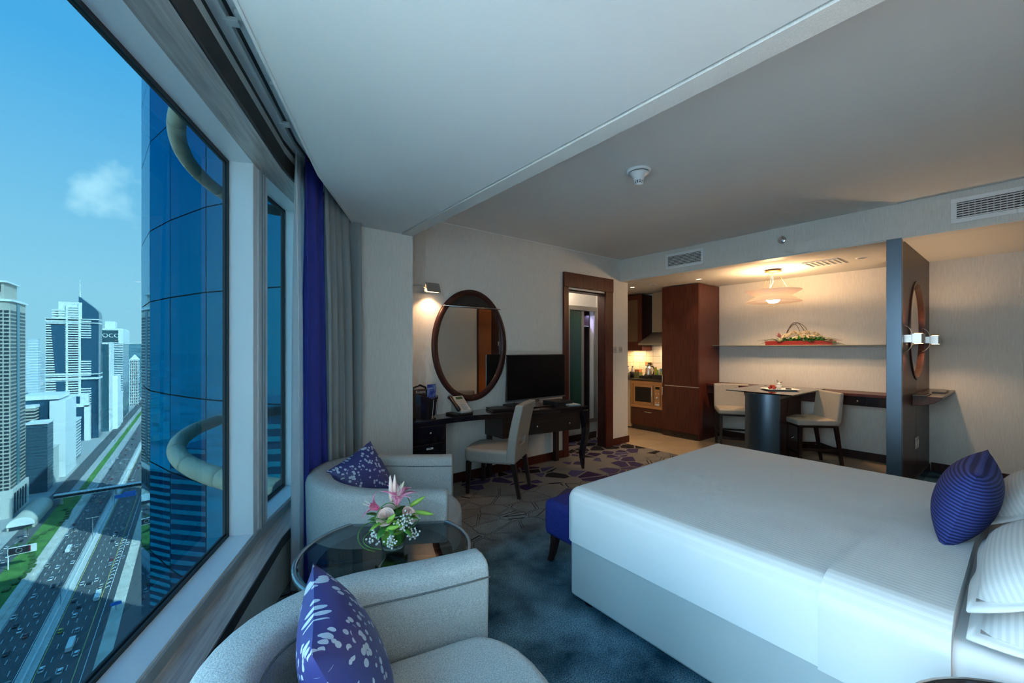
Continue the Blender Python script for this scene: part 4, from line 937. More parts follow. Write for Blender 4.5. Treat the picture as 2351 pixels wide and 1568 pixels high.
# sconces: bent ribbon and metal box
def sconce(x, label, first=None):
    t = thing('sconce', label, 'wall lamp', (x, PY0, 1.535), 0, 'ribbon sconces on the partition')
    rb_ = []
    for i in range(13): a = -PI * .5 + PI * i / 12; rb_.append((0, -.065 * C(a) , .125 * S(a)))
    q = MB(); q.loft([[(-.02, y, z), (.02, y, z)] for _, y, z in rb_], False, False); q.build('ribbon', M_steel, t, smooth=True, solid=.003)
    bx(-.105, .105, -.135, -.070, -.045, .045).build('box', M_alu if 0 else M_steel, t, bevel=.003)
    bx(-.06, .06, -.125, -.08, .0452, .047).build('upper_glow', mat('sconce_bulb', (1, .8, .6), .5, emit=(1, .60, .26), estr=20), t)
    bx(-.06, .06, -.125, -.08, -.047, -.0452).build('lower_glow', MAT['sconce_bulb'], t)
    bx(-.018, .018, -.07, 0, -.035, .035).build('wall_bracket', M_steel, t)
    lamp('sconce_light_up', 'SPOT', (x, PY0 - .10, 1.60), 8, (1, .62, .32), .02, (0, -.15, 1), 2.3); lamp('sconce_light_down', 'SPOT', (x, PY0 - .10, 1.47), 8, (1, .62, .32), .02, (0, -.15, -1), 2.3)
sconce(5.27, 'steel ribbon sconce on the partition nearer the column'); sconce(6.36, 'steel ribbon sconce on the partition nearer the back wall')
for k_, x in enumerate((5.93, 6.03)):
    t = thing('wall_socket', ['steel socket low on the partition, left of the joint', 'steel socket low on the partition, right of the joint'][k_], 'wall socket', (x, PY0, .455), 0, 'sockets low on the partition'); bx(-.038, .038, -.008, 0, -.06, .06).build('plate', M_steel, t, bevel=.003); bx(-.012, .012, -.012, -.007, -.02, .02).build('switch', M_white, t)
# half-moon shelf floating beside the partition
fs_ = thing('floating_shelf', 'dark half-moon floating shelf beside the partition', 'shelf', (0, 0, .965))
sec_ = [(6.86, 0), (5.78, 0)] + [(5.78 + 1.08 * (i / 10), -.10 * S(PI * i / 10) ** .7) for i in range(1, 10)]
sec_ = [(5.78, 0, 0), (5.78, -.012, 0)] 
prof = [(.525, 0), (.735, 0), (.735, -.10), (.66, -.095), (.58, -.065), (.535, -.03), (.525, -.012)]
MB().loft([[(x, y, z) for y, z in prof] for x in (5.78, 6.86)]).build('shelf', M_espresso, fs_, bevel=.004)
MB().loft([[(x, y, z - .0) for y, z in prof] for x in (5.74, 5.78)]).build('end_cap', M_woodd, fs_, bevel=.003)
for x, y, lab in ((6.42, .60, 'black tablet lying on the floating shelf'), (5.86, .68, 'black remote control lying on the floating shelf')):
    t = thing('tablet' if x > 6.2 else 'remote_control', lab, 'tablet' if x > 6.2 else 'remote control', (x, y, .965)); bx(-.16, .16, -.05, .05, 0, .012).build('case', M_blk, t, bevel=.003); bx(-.15, .15, -.043, .043, .0122, .0135).build('glass', M_screen, t)
# ------------------------------------------------------------------ dining wall: console, shelf, table
cs = thing('console', 'dark mahogany wall console running behind the dining bar', 'console', (0, 0, 0))
bx(6.42, 6.86, .84, 3.165, .850, .885).build('top', M_wood, cs, bevel=.004)
bx(6.45, 6.85, .84, 3.165, .735, .850).build('case', M_woodd, cs)
for y0, y1 in ((.845, 1.22), (1.225, 1.62)):
    d_ = bx(6.438, 6.452, y0, y1, .74, .845).build('drawer', M_black, cs, bevel=.002); MB(Matrix.Translation((6.438, (y0 * 2 + y1) / 3 - .05, .795)) @ Matrix.Rotation(-PI / 2, 4, 'Y')).lathe([(.004, 0), (.004, .010), (.010, .014), (.010, .02)], (0, 0, 0), 12).build('knob', M_chrome, d_, smooth=True)
ws = bx(6.63, 6.865, .83, 3.30, 1.478, 1.488).build('wall_shelf', mat('shelf_glass_edge', (.30, .32, .27), .2), None, bevel=.002); tag(ws, 'thin long shelf on the dining wall above the bar', 'shelf')
bt_ = thing('bar_table', 'bar table with smoked glass top and curved lacquered pedestal', 'bar table', (0, 0, 0))
MB().prism([(5.38, 1.675), (6.60, 1.675), (6.60, 2.445), (5.47, 2.445)], .893, .908).build('glass_top', G_table, bt_, bevel=.002)
pr = []
for i in range(11): a = -.5 + 1.0 * i / 10; pr.append((5.62 - .22 * C(a * 1.6) , 2.02 + .19 * (a * 2)))
pr2 = [(x + .03, y) for x, y in pr[::-1]]
o = MB().prism(pr + pr2, 0, .89).build('pedestal', M_bluemetal, bt_, smooth=True); o.data.set_sharp_from_angle(angle=.6)
bx(5.60, 6.44, 1.90, 2.16, .02, .80).build('cabinet', M_woodd, bt_, bevel=.003)
d_ = bx(5.95, 6.40, 1.888, 1.90, .05, .78).build('door', M_woodd, bt_, bevel=.002); bx(5.99, 6.09, 1.872, 1.88, .30, .312).build('handle', M_chrome, d_)
bx(5.62, 6.2, 1.93, 1.96, .80, .83).build('rail', M_steel, bt_, bevel=.002); bx(5.62, 6.2, 2.10, 2.13, .80, .83).build('rail', M_steel, bt_, bevel=.002)
for y in (1.76, 2.36): bx(6.52, 6.60, y - .02, y + .02, .885, .912).build('clip', M_chrome, bt_, bevel=.002)
def stool(label, loc, rz):
    t = thing('bar_stool', label, 'stool', loc, rz, 'upholstered stools at the bar table')
    MB().prism([(-.23, -.235), (.23, -.235), (.235, .24), (-.235, .24)], .515, .585).build('seat', M_chairfab, t, bevel=.022, seg=3)
    rg = [[(-.235, -.245 - .03 * q_, .54 + .37 * q_), (.235, -.245 - .03 * q_, .54 + .37 * q_), (.235, -.185 - .045 * q_, .54 + .37 * q_), (-.235, -.185 - .045 * q_, .54 + .37 * q_)] for q_ in (0, .33, .67, 1)]
    MB().loft(rg).build('backrest', M_chairfab, t, bevel=.018, seg=3)
    fr_ = MB(); fr_.box(-.215, .215, .19, .22, .49, .515).box(-.215, .215, -.22, -.19, .49, .515).box(-.215, -.185, -.19, .19, .49, .515).box(.185, .215, -.19, .19, .49, .515); fr_.build('seat_frame', M_espresso, t)
    for x, y, by in ((-.20, .20, .0), (.20, .20, .0), (-.20, -.20, -.075), (.20, -.20, -.075)):
        r0, r1 = .020, .015
        MB().loft([[(x - r1, y + by - r1, 0), (x + r1, y + by - r1, 0), (x + r1, y + by + r1, 0), (x - r1, y + by + r1, 0)], [(x - r0, y - r0, .50), (x + r0, y - r0, .50), (x + r0, y + r0, .50), (x - r0, y + r0, .50)]]).build('leg', M_espresso, t, bevel=.003)
    for a, b in (((-.2, .2, .17), (.2, .2, .17)), ((-.2, -.245, .22), (.2, -.245, .22)), ((-.2, -.245, .22), (-.2, .2, .22)), ((.2, -.245, .22), (.2, .2, .22))): MB().bar(a, b, .018, .026).build('stretcher', M_espresso, t)
    return t
st1 = stool('grey bar stool with its back to the partition, right of the bar table', (6.055, 1.715, 0), math.atan2(.70, -.71) - PI / 2)
dup(st1, (6.18, 2.645, 0), math.atan2(-.54, -.84) - PI / 2, 'grey bar stool beside the tall fridge cabinet, left of the bar table', 'upholstered stools at the bar table')
# plate of fruit and sweets
pl = thing('fruit_plate', 'white rectangular plate on the bar table', 'plate', (5.96, 1.99, .908), math.radians(-50)); MB().loft([[(-.15, -.09, 0), (.15, -.09, 0), (.15, .09, 0), (-.15, .09, 0)], [(-.19, -.12, .014), (.19, -.12, .014), (.19, .12, .014), (-.19, .12, .014)], [(-.185, -.115, .016), (.185, -.115, .016), (.185, .115, .016), (-.185, .115, .016)], [(-.14, -.085, .006), (.14, -.085, .006), (.14, .085, .006), (-.14, .085, .006)]]).build('plate', M_white_f, pl)
M_str = mat('strawberry', (.40, .04, .03), .35)
c_, s_ = C(math.radians(-50)), S(math.radians(-50))
for k_, (a, b, h) in enumerate(((-.12, 0, 0), (-.09, .035, 0), (-.085, -.03, 0), (-.055, .01, 0), (-.10, .005, .022), (-.075, -.005, .022))):
    o = MB().lathe([(.001, 0), (.010, .004), (.018, .018), (.014, .030), (.002, .036)], (0, 0, 0), 10).build('strawberry', M_str, None, smooth=True); o.location = (5.96 + a * c_ - b * s_, 1.99 + a * s_ + b * c_, .915 + h); tag(o, 'red strawberry heaped on the white plate', 'strawberry', 'strawberries on the plate')
cup = thing('dessert_cup', 'white dessert cup with whisk garnish on the plate', 'cup', (5.96 - .01 * c_, 1.99 - .01 * s_, .914)); MB().lathe([(.02, 0), (.024, .005), (.032, .055), (.029, .055), (.02, .010)], (0, 0, 0), 16).build('cup', M_white_f, cup, smooth=True); MB().lathe([(.028, .05), (.022, .075), (.004, .088)], (0, 0, 0), 12).build('cream', M_white_f, cup, smooth=True); MB().tube([(0, 0, .07), (-.02, .02, .12)], .003, 5).build('wafer', M_blk, cup); MB().tube([(0, 0, .07), (.02, -.03, .10)], .003, 5).build('wafer', M_blk, cup)
ch = MB().lathe([(.03, 0), (.034, .008), (.03, .016), (.005, .018)], (0, 0, 0), 14).build('chocolate_tart', M_espresso, None, smooth=True); ch.location = (5.96 + .10 * c_, 1.99 + .10 * s_, .914); tag(ch, 'dark chocolate tart on the white plate', 'tart')
# flower arrangement on the long shelf
fa = thing('flower_arrangement', 'long red tray of white roses and leaves on the wall shelf', 'flower arrangement', (6.74, 2.01, 1.488))
fm = MB(); fm.box(-.09, .09, -.40, .40, -.012, .004).box(-.09, -.08, -.40, .40, .004, .045).box(.08, .09, -.40, .40, .004, .045).box(-.08, .08, -.40, -.39, .004, .045).box(-.08, .08, .39, .40, .004, .045)
for i, v in enumerate(fm.v): fm.v[i] = Vector((v.x, v.y, v.z + .012))
fm.build('tray', mat('red_lacquer', (.22, .018, .016), .3, coat=.3), fa, bevel=.002)
for y, z, x, r in ((.14, .12, -.05, .052), (.07, .165, 0, .046), (.21, .06, -.07, .048), (-.01, .15, 0, .046), (-.06, .11, -.04, .046), (-.10, .165, -.02, .040), (-.15, .10, -.05, .048), (-.20, .14, 0, .042), (-.27, .09, -.03, .040), (-.36, .06, -.02, .034), (.02, .09, -.06, .040)):
    rose(fa, (x, y, z + .01), r, M_cream_f, (-.5, y * 2.5, .9))
rr = random.Random(5)
for k_ in range(60):
    y = rr.uniform(-.30, .28); d = (rr.uniform(-.9, .3), rr.uniform(-.6, .6) + y * 3, rr.uniform(.3, 1.1)); q = MB(); leaf(q, (rr.uniform(-.07, .04), y * .9, .045), d, rr.uniform(.10, .15), rr.uniform(.035, .05), .35); q.build('leaf', M_leaf, fa, smooth=True, solid=.0012)
for k_ in range(16):
    sgn = 1 if k_ % 2 else -1; q = MB(); leaf(q, (rr.uniform(-.06, .03), sgn * .20, .055), (rr.uniform(-.3, .1), sgn, rr.uniform(.05, .35)), rr.uniform(.26, .36), .024, .25, 7); q.build('long_leaf', M_leaf if k_ % 3 else MAT['dusty_pink'], fa, smooth=True, solid=.001)
for k_ in range(18):
    q = MB(); leaf(q, (-.04, .22, .11), (rr.uniform(-.8, .2), rr.uniform(-.2, .9), rr.uniform(.0, 1)), rr.uniform(.06, .10), .018, .1); q.build('protea_petal', M_dustpink, fa, smooth=True, solid=.001)
for k_, (y0, y1, h) in enumerate(((.19, -.10, .33), (.17, -.04, .30), (.20, -.16, .31))):
    MB().tube([(0, y0 + (y1 - y0) * t, .06 + h * S(PI * t) ** .8 * .8) for t in [i / 16 for i in range(17)]], .003, 5).build('bent_twig', M_woodd, fa, smooth=True)
# ------------------------------------------------------------------ pendant lamp
pd = thing('pendant_lamp', 'white glass pendant lamp of two nested cones above the bar table', 'pendant lamp', (5.957, 2.066, 0))
M_shade = mat('opal_glass', (.9, .78, .64), .35, emit=(1.0, .50, .24), estr=.45)
MB().lathe([(.085, 2.452), (.095, 2.446), (.10, 2.436), (.07, 2.430), (.02, 2.428)], (0, 0, 0), 32).build('ceiling_rose', M_copper, pd, smooth=True)
s1 = MB().lathe([(.185, 2.115), (.310, 2.185), (.315, 2.190), (.308, 2.192), (.18, 2.125)], (0, 0, 0), 48, False).build('upper_shade', M_shade, pd, smooth=True)
MB().lathe([(.185, 2.125), (.310, 2.052), (.316, 2.045), (.308, 2.043), (.18, 2.112)], (0, 0, 0), 48, False).build('lower_shade', M_shade, pd, smooth=True)
MB().lathe([(.02, 2.03), (.05, 2.035), (.078, 2.065), (.078, 2.10)], (0, 0, 0), 24).build('bulb', mat('pendant_bulb', (1, .9, .8), .5, emit=(1, .82, .60), estr=14), pd, smooth=True)
for a in (.6, 2.7, 4.8): MB().tube([(.05 * C(a), .05 * S(a), 2.432), (.20 * C(a), .20 * S(a), 2.13)], .0018, 5).build('wire', M_copper, pd)
MB().tube([(0, 0, 2.432), (.012, .01, 2.37), (-.0, .0, 2.30), (-.04, .03, 2.22), (-.05, .04, 2.13)], .005, 6).build('cord', M_white, pd, smooth=True)
lamp('pendant_light_up', 'POINT', (5.957, 2.066, 2.24), 34, (1, .60, .28), .06)
lamp('pendant_light_down', 'SPOT', (5.957, 2.066, 2.02), 46, (1, .66, .36), .06, (0, 0, -1), 2.6)
# ------------------------------------------------------------------ ceiling fixtures
def grille(name, label, y0, y1, z0, z1, nl, nv, grp=None):
    t = thing(name, label, 'air vent', (XB, (y0 + y1) / 2, (z0 + z1) / 2), 0, grp); h = (z1 - z0) / 2; l = (y1 - y0) / 2; b = .035
    fm = MB(); fm.box(-.012, 0, -l, l, h - b, h).box(-.012, 0, -l, l, -h, -h + b).box(-.012, 0, -l, -l + b, -h + b, h - b).box(-.012, 0, l - b, l, -h + b, h - b); fm.build('frame', M_alu, t, bevel=.002)
    bx(-.002, -.0005, -l + b, l - b, -h + b, h - b).build('back_plate', M_blk, t)
    hh = 2 * (h - b) / nl
    for i in range(nl):
        z = -h + b + hh * (i + .5); MB().add([(-.011, -l + b, z - hh * .30), (-.011, l - b, z - hh * .30), (-.003, l - b, z + hh * .22), (-.003, -l + b, z + hh * .22), (-.009, -l + b, z - hh * .38), (-.009, l - b, z - hh * .38), (-.001, l - b, z + hh * .14), (-.001, -l + b, z + hh * .14)], [(0, 1, 2, 3), (7, 6, 5, 4), (0, 4, 5, 1), (1, 5, 6, 2), (2, 6, 7, 3), (3, 7, 4, 0)]).build('louvre', M_alu, t)
    vb = MB()
    for i in range(1, nv): y = -l + b + 2 * (l - b) * i / nv; vb.box(-.006, -.003, y - .003, y + .003, -h + b, h - b)
    o = vb.build('rear_blades', M_alug, t); o['kind'] = 'stuff'
grille('air_vent', 'small white air vent on the bulkhead near the doorway', 2.549, 3.073, 2.51, 2.715, 7, 16); grille('air_vent', 'large white air vent on the bulkhead at the right edge', -.40, .416, 2.505, 2.710, 7, 22)
sp = thing('sprinkler', 'chrome sidewall sprinkler on the bulkhead', 'sprinkler', (XB, 1.679, 2.631)); RY = Matrix.Rotation(-PI / 2, 4, 'Y')
MB(RY).lathe([(.040, 0), (.040, .004), (.030, .010), (.016, .012)], (0, 0, 0), 24).build('escutcheon', M_chrome, sp, smooth=True); MB(RY).lathe([(.010, .01), (.010, .03), (.004, .034), (.004, .048), (.018, .05), (.018, .053)], (0, 0, 0), 14).build('head', M_chrome, sp)
sd = thing('smoke_detector', 'white cone-shaped smoke detector on the ceiling', 'smoke detector', (2.62, 1.80, ZC))
MB().lathe([(.088, 0), (.088, -.010), (.078, -.020)], (0, 0, 0), 32).build('base', M_alu, sd, smooth=True); MB().lathe([(.074, -.020), (.073, -.026)], (0, 0, 0), 32, False).build('vent_ring', M_blk, sd); MB().lathe([(.076, -.026), (.058, -.034), (.040, -.055), (.034, -.075), (.032, -.082)], (0, 0, 0), 32).build('cone', M_alu, sd, smooth=True)
MB().lathe([(.029, -.082), (.027, -.100)], (0, 0, 0), 24, False).build('chamber', M_blk, sd); 
cg = MB()
for i in range(10): a = 2 * PI * i / 10; cg.box(.028 * C(a) - .003, .028 * C(a) + .003, .028 * S(a) - .003, .028 * S(a) + .003, -.102, -.080)
cg.build('cage', M_alu, sd); MB().lathe([(.030, -.089), (.030, -.092)], (0, 0, 0), 24).build('cage_ring', M_alu, sd); MB().lathe([(.028, -.100), (.024, -.108), (.004, -.110)], (0, 0, 0), 24).build('tip', M_alu, sd, smooth=True)
cdv = thing('ceiling_diffuser', 'square white air diffuser in the dining ceiling', 'air diffuser', (5.95, 1.52, ZS + .012)); fm = MB(); fm.box(-.20, .20, .15, .17, -.008, 0).box(-.20, .20, -.17, -.15, -.008, 0).box(-.20, -.17, -.15, .15, -.008, 0).box(.17, .20, -.15, .15, -.008, 0); fm.build('frame', M_alu, cdv)
for i in range(5): y = -.11 + i * .055; bx(-.16, .16, y - .012, y + .012, -.006, -.001).build('blade', M_alu, cdv)
bx(-.17, .17, -.15, .15, -.0008, -.0002).build('back_plate', M_alug, cdv)
for i, (x, y, lab) in enumerate(((5.95, 1.18, 'recessed downlight in the dining ceiling near the column'), (5.90, 3.03, 'recessed downlight above the front of the tall cabinet'), (5.84, 3.74, 'recessed downlight before the kitchenette'), (5.82, 4.12, 'lit recessed downlight deep in the kitchenette'))):
    t = thing('downlight', lab, 'downlight', (x, y, ZS + .012), 0, 'recessed downlights'); MB().lathe([(.034, -.006), (.048, -.006), (.050, 0)], (0, 0, 0), 24, False).build('ring', M_alu, t, smooth=True)
    MB().lathe([(.036, -.003), (.005, -.003)], (0, 0, 0), 24, False).build('lens', mat('downlight_lens', (1, .9, .8), .4, emit=(1, .74, .46), estr=5) if i in (1, 3) else M_alug, t)
    if i in (1, 3): lamp('downlight_light', 'SPOT', (x, y, ZS - .01), 16 if i == 3 else 10, (1, .72, .44), .03, (0, 0, -1), 1.7)
lamp('hall_light', 'POINT', (4.3, 4.16, 2.4), 9, (1, .80, .60), .08)
lamp('wardrobe_light', 'AREA', (4.97, YHALL + .2, 1.98), 2.34, (.55, .5, 1.0), .1, (0, 0, -1))
# wood-panelled wardrobe doors on the wall behind, seen in the oval mirror
hw_ = thing('panelled_wardrobe', 'orange-brown panelled wardrobe behind the bed, seen in the oval mirror', 'wardrobe', (5.42, YH + .003, 0)); M_or = mat('orange_wood', (.30, .09, .025), .35, coat=.3)
bx(0, .38, 0, .02, .02, 2.42).build('door', M_or, hw_); bx(.385, .77, 0, .02, .02, 2.42).build('door', M_woodd, hw_); bx(.775, 1.16, 0, .02, .02, 2.42).build('door', M_woodd, hw_)
bx(-.03, 0, 0, .03, 0, 2.44).build('side_post', M_espresso, hw_)
# bedside lamp behind the camera: the warm light on the pillows
bl_ = thing('bedside_lamp', 'bedside lamp with drum shade on the night table', 'table lamp', (1.30, -.34, .602)); MB().lathe([(.06, 0), (.06, .012), (.012, .02), (.012, .26)], (0, 0, 0), 20).build('stem', M_chrome, bl_, smooth=True); MB().lathe([(.11, .24), (.09, .42)], (0, 0, 0), 28, False).build('shade', M_shade, bl_, smooth=True)
lamp('bedside_light', 'POINT', (1.30, -.34, .94), 13, (1, .66, .40), .05)
# ================================================================== outside the window
G = -158.5
M_conc = mat('pale_concrete', (.60, .57, .52), .8); M_wht = mat('white_cladding', (.78, .78, .76), .6); M_asph = mat('asphalt', (.075, .080, .085), .85); tex(M_asph, 'noise', .06, (1, .05, 1), ((.075, .080, .084), (.115, .120, .124)), 0)
M_grass = mat('lawn', (.07, .20, .035), .9); tex(M_grass, 'noise', .12, (1, 1, 1), ((.045, .14, .025), (.12, .28, .05)), 0)
M_sand = mat('sand', (.52, .45, .36), .9); tex(M_sand, 'noise', .15, (1, 1, 1), ((.52, .45, .37), (.74, .67, .57)), 0)
M_paving = mat('paving', (.40, .39, .37), .85); M_line = mat('lane_paint', (.75, .75, .72), .7); M_yl = mat('yellow_paint', (.62, .50, .16), .7)
M_bglass = mat('blue_curtain_glass', (.05, .14, .22), .12, .6); M_dglass = mat('dark_window', (.03, .05, .065), .15, .2); M_tglass = mat('teal_glass', (.09, .24, .30), .15, .5)
M_land = mat('city_plain', (.4, .4, .38), .95); tex(M_land, 'voronoi', .02, (1, .45, 1), ((.30, .29, .26), (.62, .60, .56), .1, .7), 0)
struct(bx(-9000, 6000, -600, 16000, G - 2, G - .3).build('ground_plain', M_land), 'flat pale city plain reaching the horizon', 'ground')
rd = thing('highway', 'wide multi-lane highway far below the window', 'road', (0, 0, G)); rd['kind'] = 'structure'
bx(-84, -66, -200, 2600, -.25, 0).build('carriageway', M_asph, rd); bx(-60, -38, -200, 2600, -.25, 0).build('carriageway', M_asph, rd)
bx(-118, -105, -200, 2600, -.25, 0).build('service_road', M_asph, rd); bx(-32, -20, -200, 2600, -.25, 0).build('service_road', M_asph, rd)
bx(-66, -60, -200, 2600, -.25, .15).build('median', M_conc, rd); bx(-63.3, -62.7, -200, 2600, .15, 1.0).build('barrier', M_wht, rd)
bx(-88, -84, -200, 640, -.25, .05).build('verge', M_sand, rd); bx(-38, -32, -200, 2600, -.25, .05).build('verge', M_sand, rd)
bx(-105, -88, -200, 640, -.25, .08).build('lawn', M_grass, rd); bx(-105, -84, 640, 2600, -.25, .04).build('verge', M_paving, rd); bx(-98, -92, 660, 1700, -.2, .10).build('lawn', M_grass, rd)
bx(-180, -118, -200, 2600, -.26, -.02).build('forecourt', M_paving, rd); bx(-20, 60, -200, 2600, -.26, -.02).build('forecourt', M_paving, rd)
bx(-91, -87.2, 200, 640, .02, .35).build('gravel_kerb', M_sand, rd)
dm = MB()
for x in (-80.4, -76.9, -73.4, -69.9, -55.6, -52.0, -48.4, -112):
    y = 200
    while y < 1500: dm.add([(x - .14, y, .02), (x + .14, y, .02), (x + .14, y + 4.5, .02), (x - .14, y + 4.5, .02)], [(0, 1, 2, 3)]); y += 12 if y < 900 else 24
o = dm.build('lane_dashes', M_line, rd); o['kind'] = 'stuff'
sm = MB()
for x in (-83.5, -66.6, -41.5): sm.add([(x - .15, 150, .02), (x + .15, 150, .02), (x + .15, 2400, .02), (x - .15, 2400, .02)], [(0, 1, 2, 3)])
sm.build('edge_line', M_line, rd)
ym = MB()
for x in (-59.4, -44.6): ym.add([(x - .18, 150, .02), (x + .18, 150, .02), (x + .18, 2400, .02), (x - .18, 2400, .02)], [(0, 1, 2, 3)])
ym.build('edge_line', M_yl, rd)
hm = MB()
for k in range(16): y = 380 + k * 6; hm.add([(-44.2, y, .025), (-43.2, y + 2.2, .025), (-42.2, y + 1.6, .025), (-42.2, y + 3, .025), (-43.2, y + 3.6, .025), (-44.2, y + 1.6, .025)], [(0, 1, 2, 3, 4, 5)])
o = hm.build('chevron_marks', M_line, rd); o['kind'] = 'stuff'
# cars
def car_mesh(paint, L=4.6, Wd=1.85, van=False):
    q = MB(); a, b = L / 2, Wd / 2
    if van: q.box(-b, b, -a, a, .35, 2.5)
    else:
        q.loft([[(-b, -a, .3), (b, -a, .3), (b, a, .3), (-b, a, .3)], [(-b, -a, .85), (b, -a, .85), (b, a, .80), (-b, a, .80)]])
        q.add([(-b * .9, -a * .75, .85), (b * .9, -a * .75, .85), (b * .9, a * .45, .85), (-b * .9, a * .45, .85), (-b * .75, -a * .50, 1.42), (b * .75, -a * .50, 1.42), (b * .75, a * .12, 1.42), (-b * .75, a * .12, 1.42)], [(4, 5, 6, 7)])
    nb = len(q.f)
    if van: q.box(-b - .02, b + .02, a - 1.5, a + .02, 1.3, 2.2)
    else: k = len(q.v) - 8; q.f += [(k, k + 1, k + 5, k + 4), (k + 1, k + 2, k + 6, k + 5), (k + 2, k + 3, k + 7, k + 6), (k + 3, k, k + 4, k + 7)]
    me = bpy.data.meshes.new('car'); me.from_pydata([tuple(v) for v in q.v], [], q.f); me.update(); me.materials.append(paint); me.materials.append(M_dglass)
    for i, p in enumerate(me.polygons): p.material_index = 1 if i >= nb else 0
    return me
paints = {n_: mat('paint_' + n_, c, .3, coat=.5) for n_, c in (('white', (.80, .80, .78)), ('silver', (.42, .43, .44)), ('black', (.02, .02, .022)), ('red', (.35, .03, .04)), ('beige', (.55, .50, .40)), ('yellow', (.70, .48, .05)), ('blue', (.06, .14, .25)))}
cmesh = {n_: car_mesh(m) for n_, m in paints.items()}; vmesh = car_mesh(paints['white'], 11.0, 2.5, True)
rc = random.Random(11)
lanesL = (-82, -78.6, -75.2, -71.7, -68.3); lanesR = (-57.5, -53.8, -50.2, -46.5, -40)
near = [('white', 0, 372), ('black', 1, 360), ('white', 2, 352), ('red', 3, 344), ('black', 4, 405), ('black', 2, 330), ('black', 1, 322), ('silver', 3, 366), ('red', 3, 366), ('white', 1, 396), ('black', 3, 405), ('red', 0, 300), ('white', 2, 297), ('white', 4, 440), ('white', 2, 418),
        ('yellow', 5, 338), ('white', 6, 352), ('silver', 7, 333), ('white', 5, 397), ('black', 6, 395), ('white', 7, 397), ('beige', 8, 385), ('black', 5, 373), ('black', 6, 363), ('white', 8, 308), ('white', 5, 303), ('white', 7, 296), ('black', 6, 291), ('blue', 5, 283), ('silver', 8, 420)]
spots = [(c, (lanesL + lanesR)[l], y) for c, l, y in near]
for k in range(75):
    y = 425 + (k / 75) ** 1.25 * 620 + rc.uniform(-4, 4); l = rc.randrange(10)
    spots.append((rc.choice(('white', 'white', 'white', 'silver', 'black', 'black', 'beige', 'red')), (lanesL + lanesR)[l], y))
for k in range(14): spots.append((rc.choice(('white', 'silver', 'black')), -112 + rc.choice((-3, 3)), 440 + k * 11 + rc.uniform(-3, 3)))
done = []
for c, x, y in spots:
    if x < -100 and 540 < y < 622: continue
    if any(abs(x - a) < 2 and abs(y - b) < 6 for a, b in done): continue
    done.append((x, y)); o = bpy.data.objects.new('car', cmesh[c]); COL.objects.link(o); o.location = (x + rc.uniform(-.3, .3), y, G)
    if x < -66: o.rotation_euler = (0, 0, PI)
    side = 'service road' if x < -100 else ('left carriageway' if x < -66 else 'right carriageway'); ln = (lanesL + lanesR).index(x) % 5 if x > -100 else (0 if x < -112 else 4)
    lane_w = ('leftmost', 'second', 'middle', 'fourth', 'rightmost')[ln]; zone = 'in the nearest shadow' if y < 346 else 'on the sunlit stretch below the billboard' if y < 425 else 'on the sunlit stretch by the palms' if y < 500 else 'in the shadow before the footbridge' if y < 612 else 'just beyond the footbridge' if y < 720 else 'far beyond the footbridge'
    tag(o, '%s car, %s lane of the %s, %s' % (c, lane_w, side, zone), 'car', '%s cars on the %s' % (c, side))
for x, y, lab in ((-50.2, 318, 'long white bus among the cars in the shade'), (-75.2, 470, 'white bus near the footbridge'), (-46.5, 370, 'white tanker lorry near the merging lane')):
    o = bpy.data.objects.new('bus', vmesh); COL.objects.link(o); o.location = (x, y, G); tag(o, lab, 'bus')
# street lamps on the median
lm = None
for k, y in enumerate((265, 372, 478, 585, 700)):
    if lm is None:
        lm = thing('street_lamp', '', 'street lamp', (-63, y, G), 0, 'street lamps on the median'); MB().tube([(0, 0, 0), (0, 0, 20)], [.22, .12], 6).build('pole', M_alug, lm); MB().box(-4, 4, -.15, .15, 19.8, 20.1).build('arm', M_alug, lm); o = lm
    else: o = dup(lm, (-63, y, G), 0, '')
    o['label'] = ('twin-armed street lamp on the median at the bottom left', 'twin-armed street lamp on the median, second nearest', 'twin-armed street lamp on the median before the footbridge', 'twin-armed street lamp on the median beside the footbridge', 'twin-armed street lamp on the median beyond the footbridge')[k]
fb = thing('footbridge', 'covered footbridge crossing the highway', 'footbridge', (0, 613, G)); bx(-108.5, -10, -2.4, 2.4, 6.5, 7.2).build('deck', M_conc, fb); bx(-108.5, -10, -2.2, 2.2, 7.2, 9.6).build('glazing', M_dglass, fb); bx(-108.5, -10, -2.6, 2.6, 9.6, 10.4).build('roof', M_wht, fb)
for x in (-103, -63, -36): bx(x - .8, x + .8, -1.2, 1.2, 0, 6.5).build('pier', M_conc, fb)
stn = thing('station_hall', 'barrel-roofed station hall at the end of the footbridge', 'station', (-117, 550, G))
MB().loft([[(8 * C(PI * i / 12), y, 3.5 + 6.5 * S(PI * i / 12)) for i in range(13)] + [(-8, y, 0), (8, y, 0)] for y in (0, 20, 45, 62)]).build('vault', mat('station_shell', (.58, .53, .44), .5), stn, smooth=False); MB().loft([[(8.3 * C(PI * i / 12), y, 3.6 + 6.8 * S(PI * i / 12)) for i in range(13)] + [(-8.3, y, 3.3), (8.3, y, 3.3)] for y in (-1, 0)]).build('front_arch', M_wht, stn); bx(-6.5, 6.5, -.6, -.2, 0, 7).build('entrance_glass', M_dglass, stn)
sg = thing('gantry_sign', 'blue direction sign over the right carriageway', 'road sign', (-52, 575, G)); bx(-8, 8, -.2, .2, 6.5, 10).build('panel', mat('sign_blue', (.02, .20, .70), .5), sg); bx(-2, 8, -.2, .2, 10.2, 11.8).build('panel', MAT['sign_blue'], sg); bx(-8.6, -8, -.3, .3, 0, 10).build('post', M_alug, sg); bx(8, 8.6, -.3, .3, 0, 10).build('post', M_alug, sg)
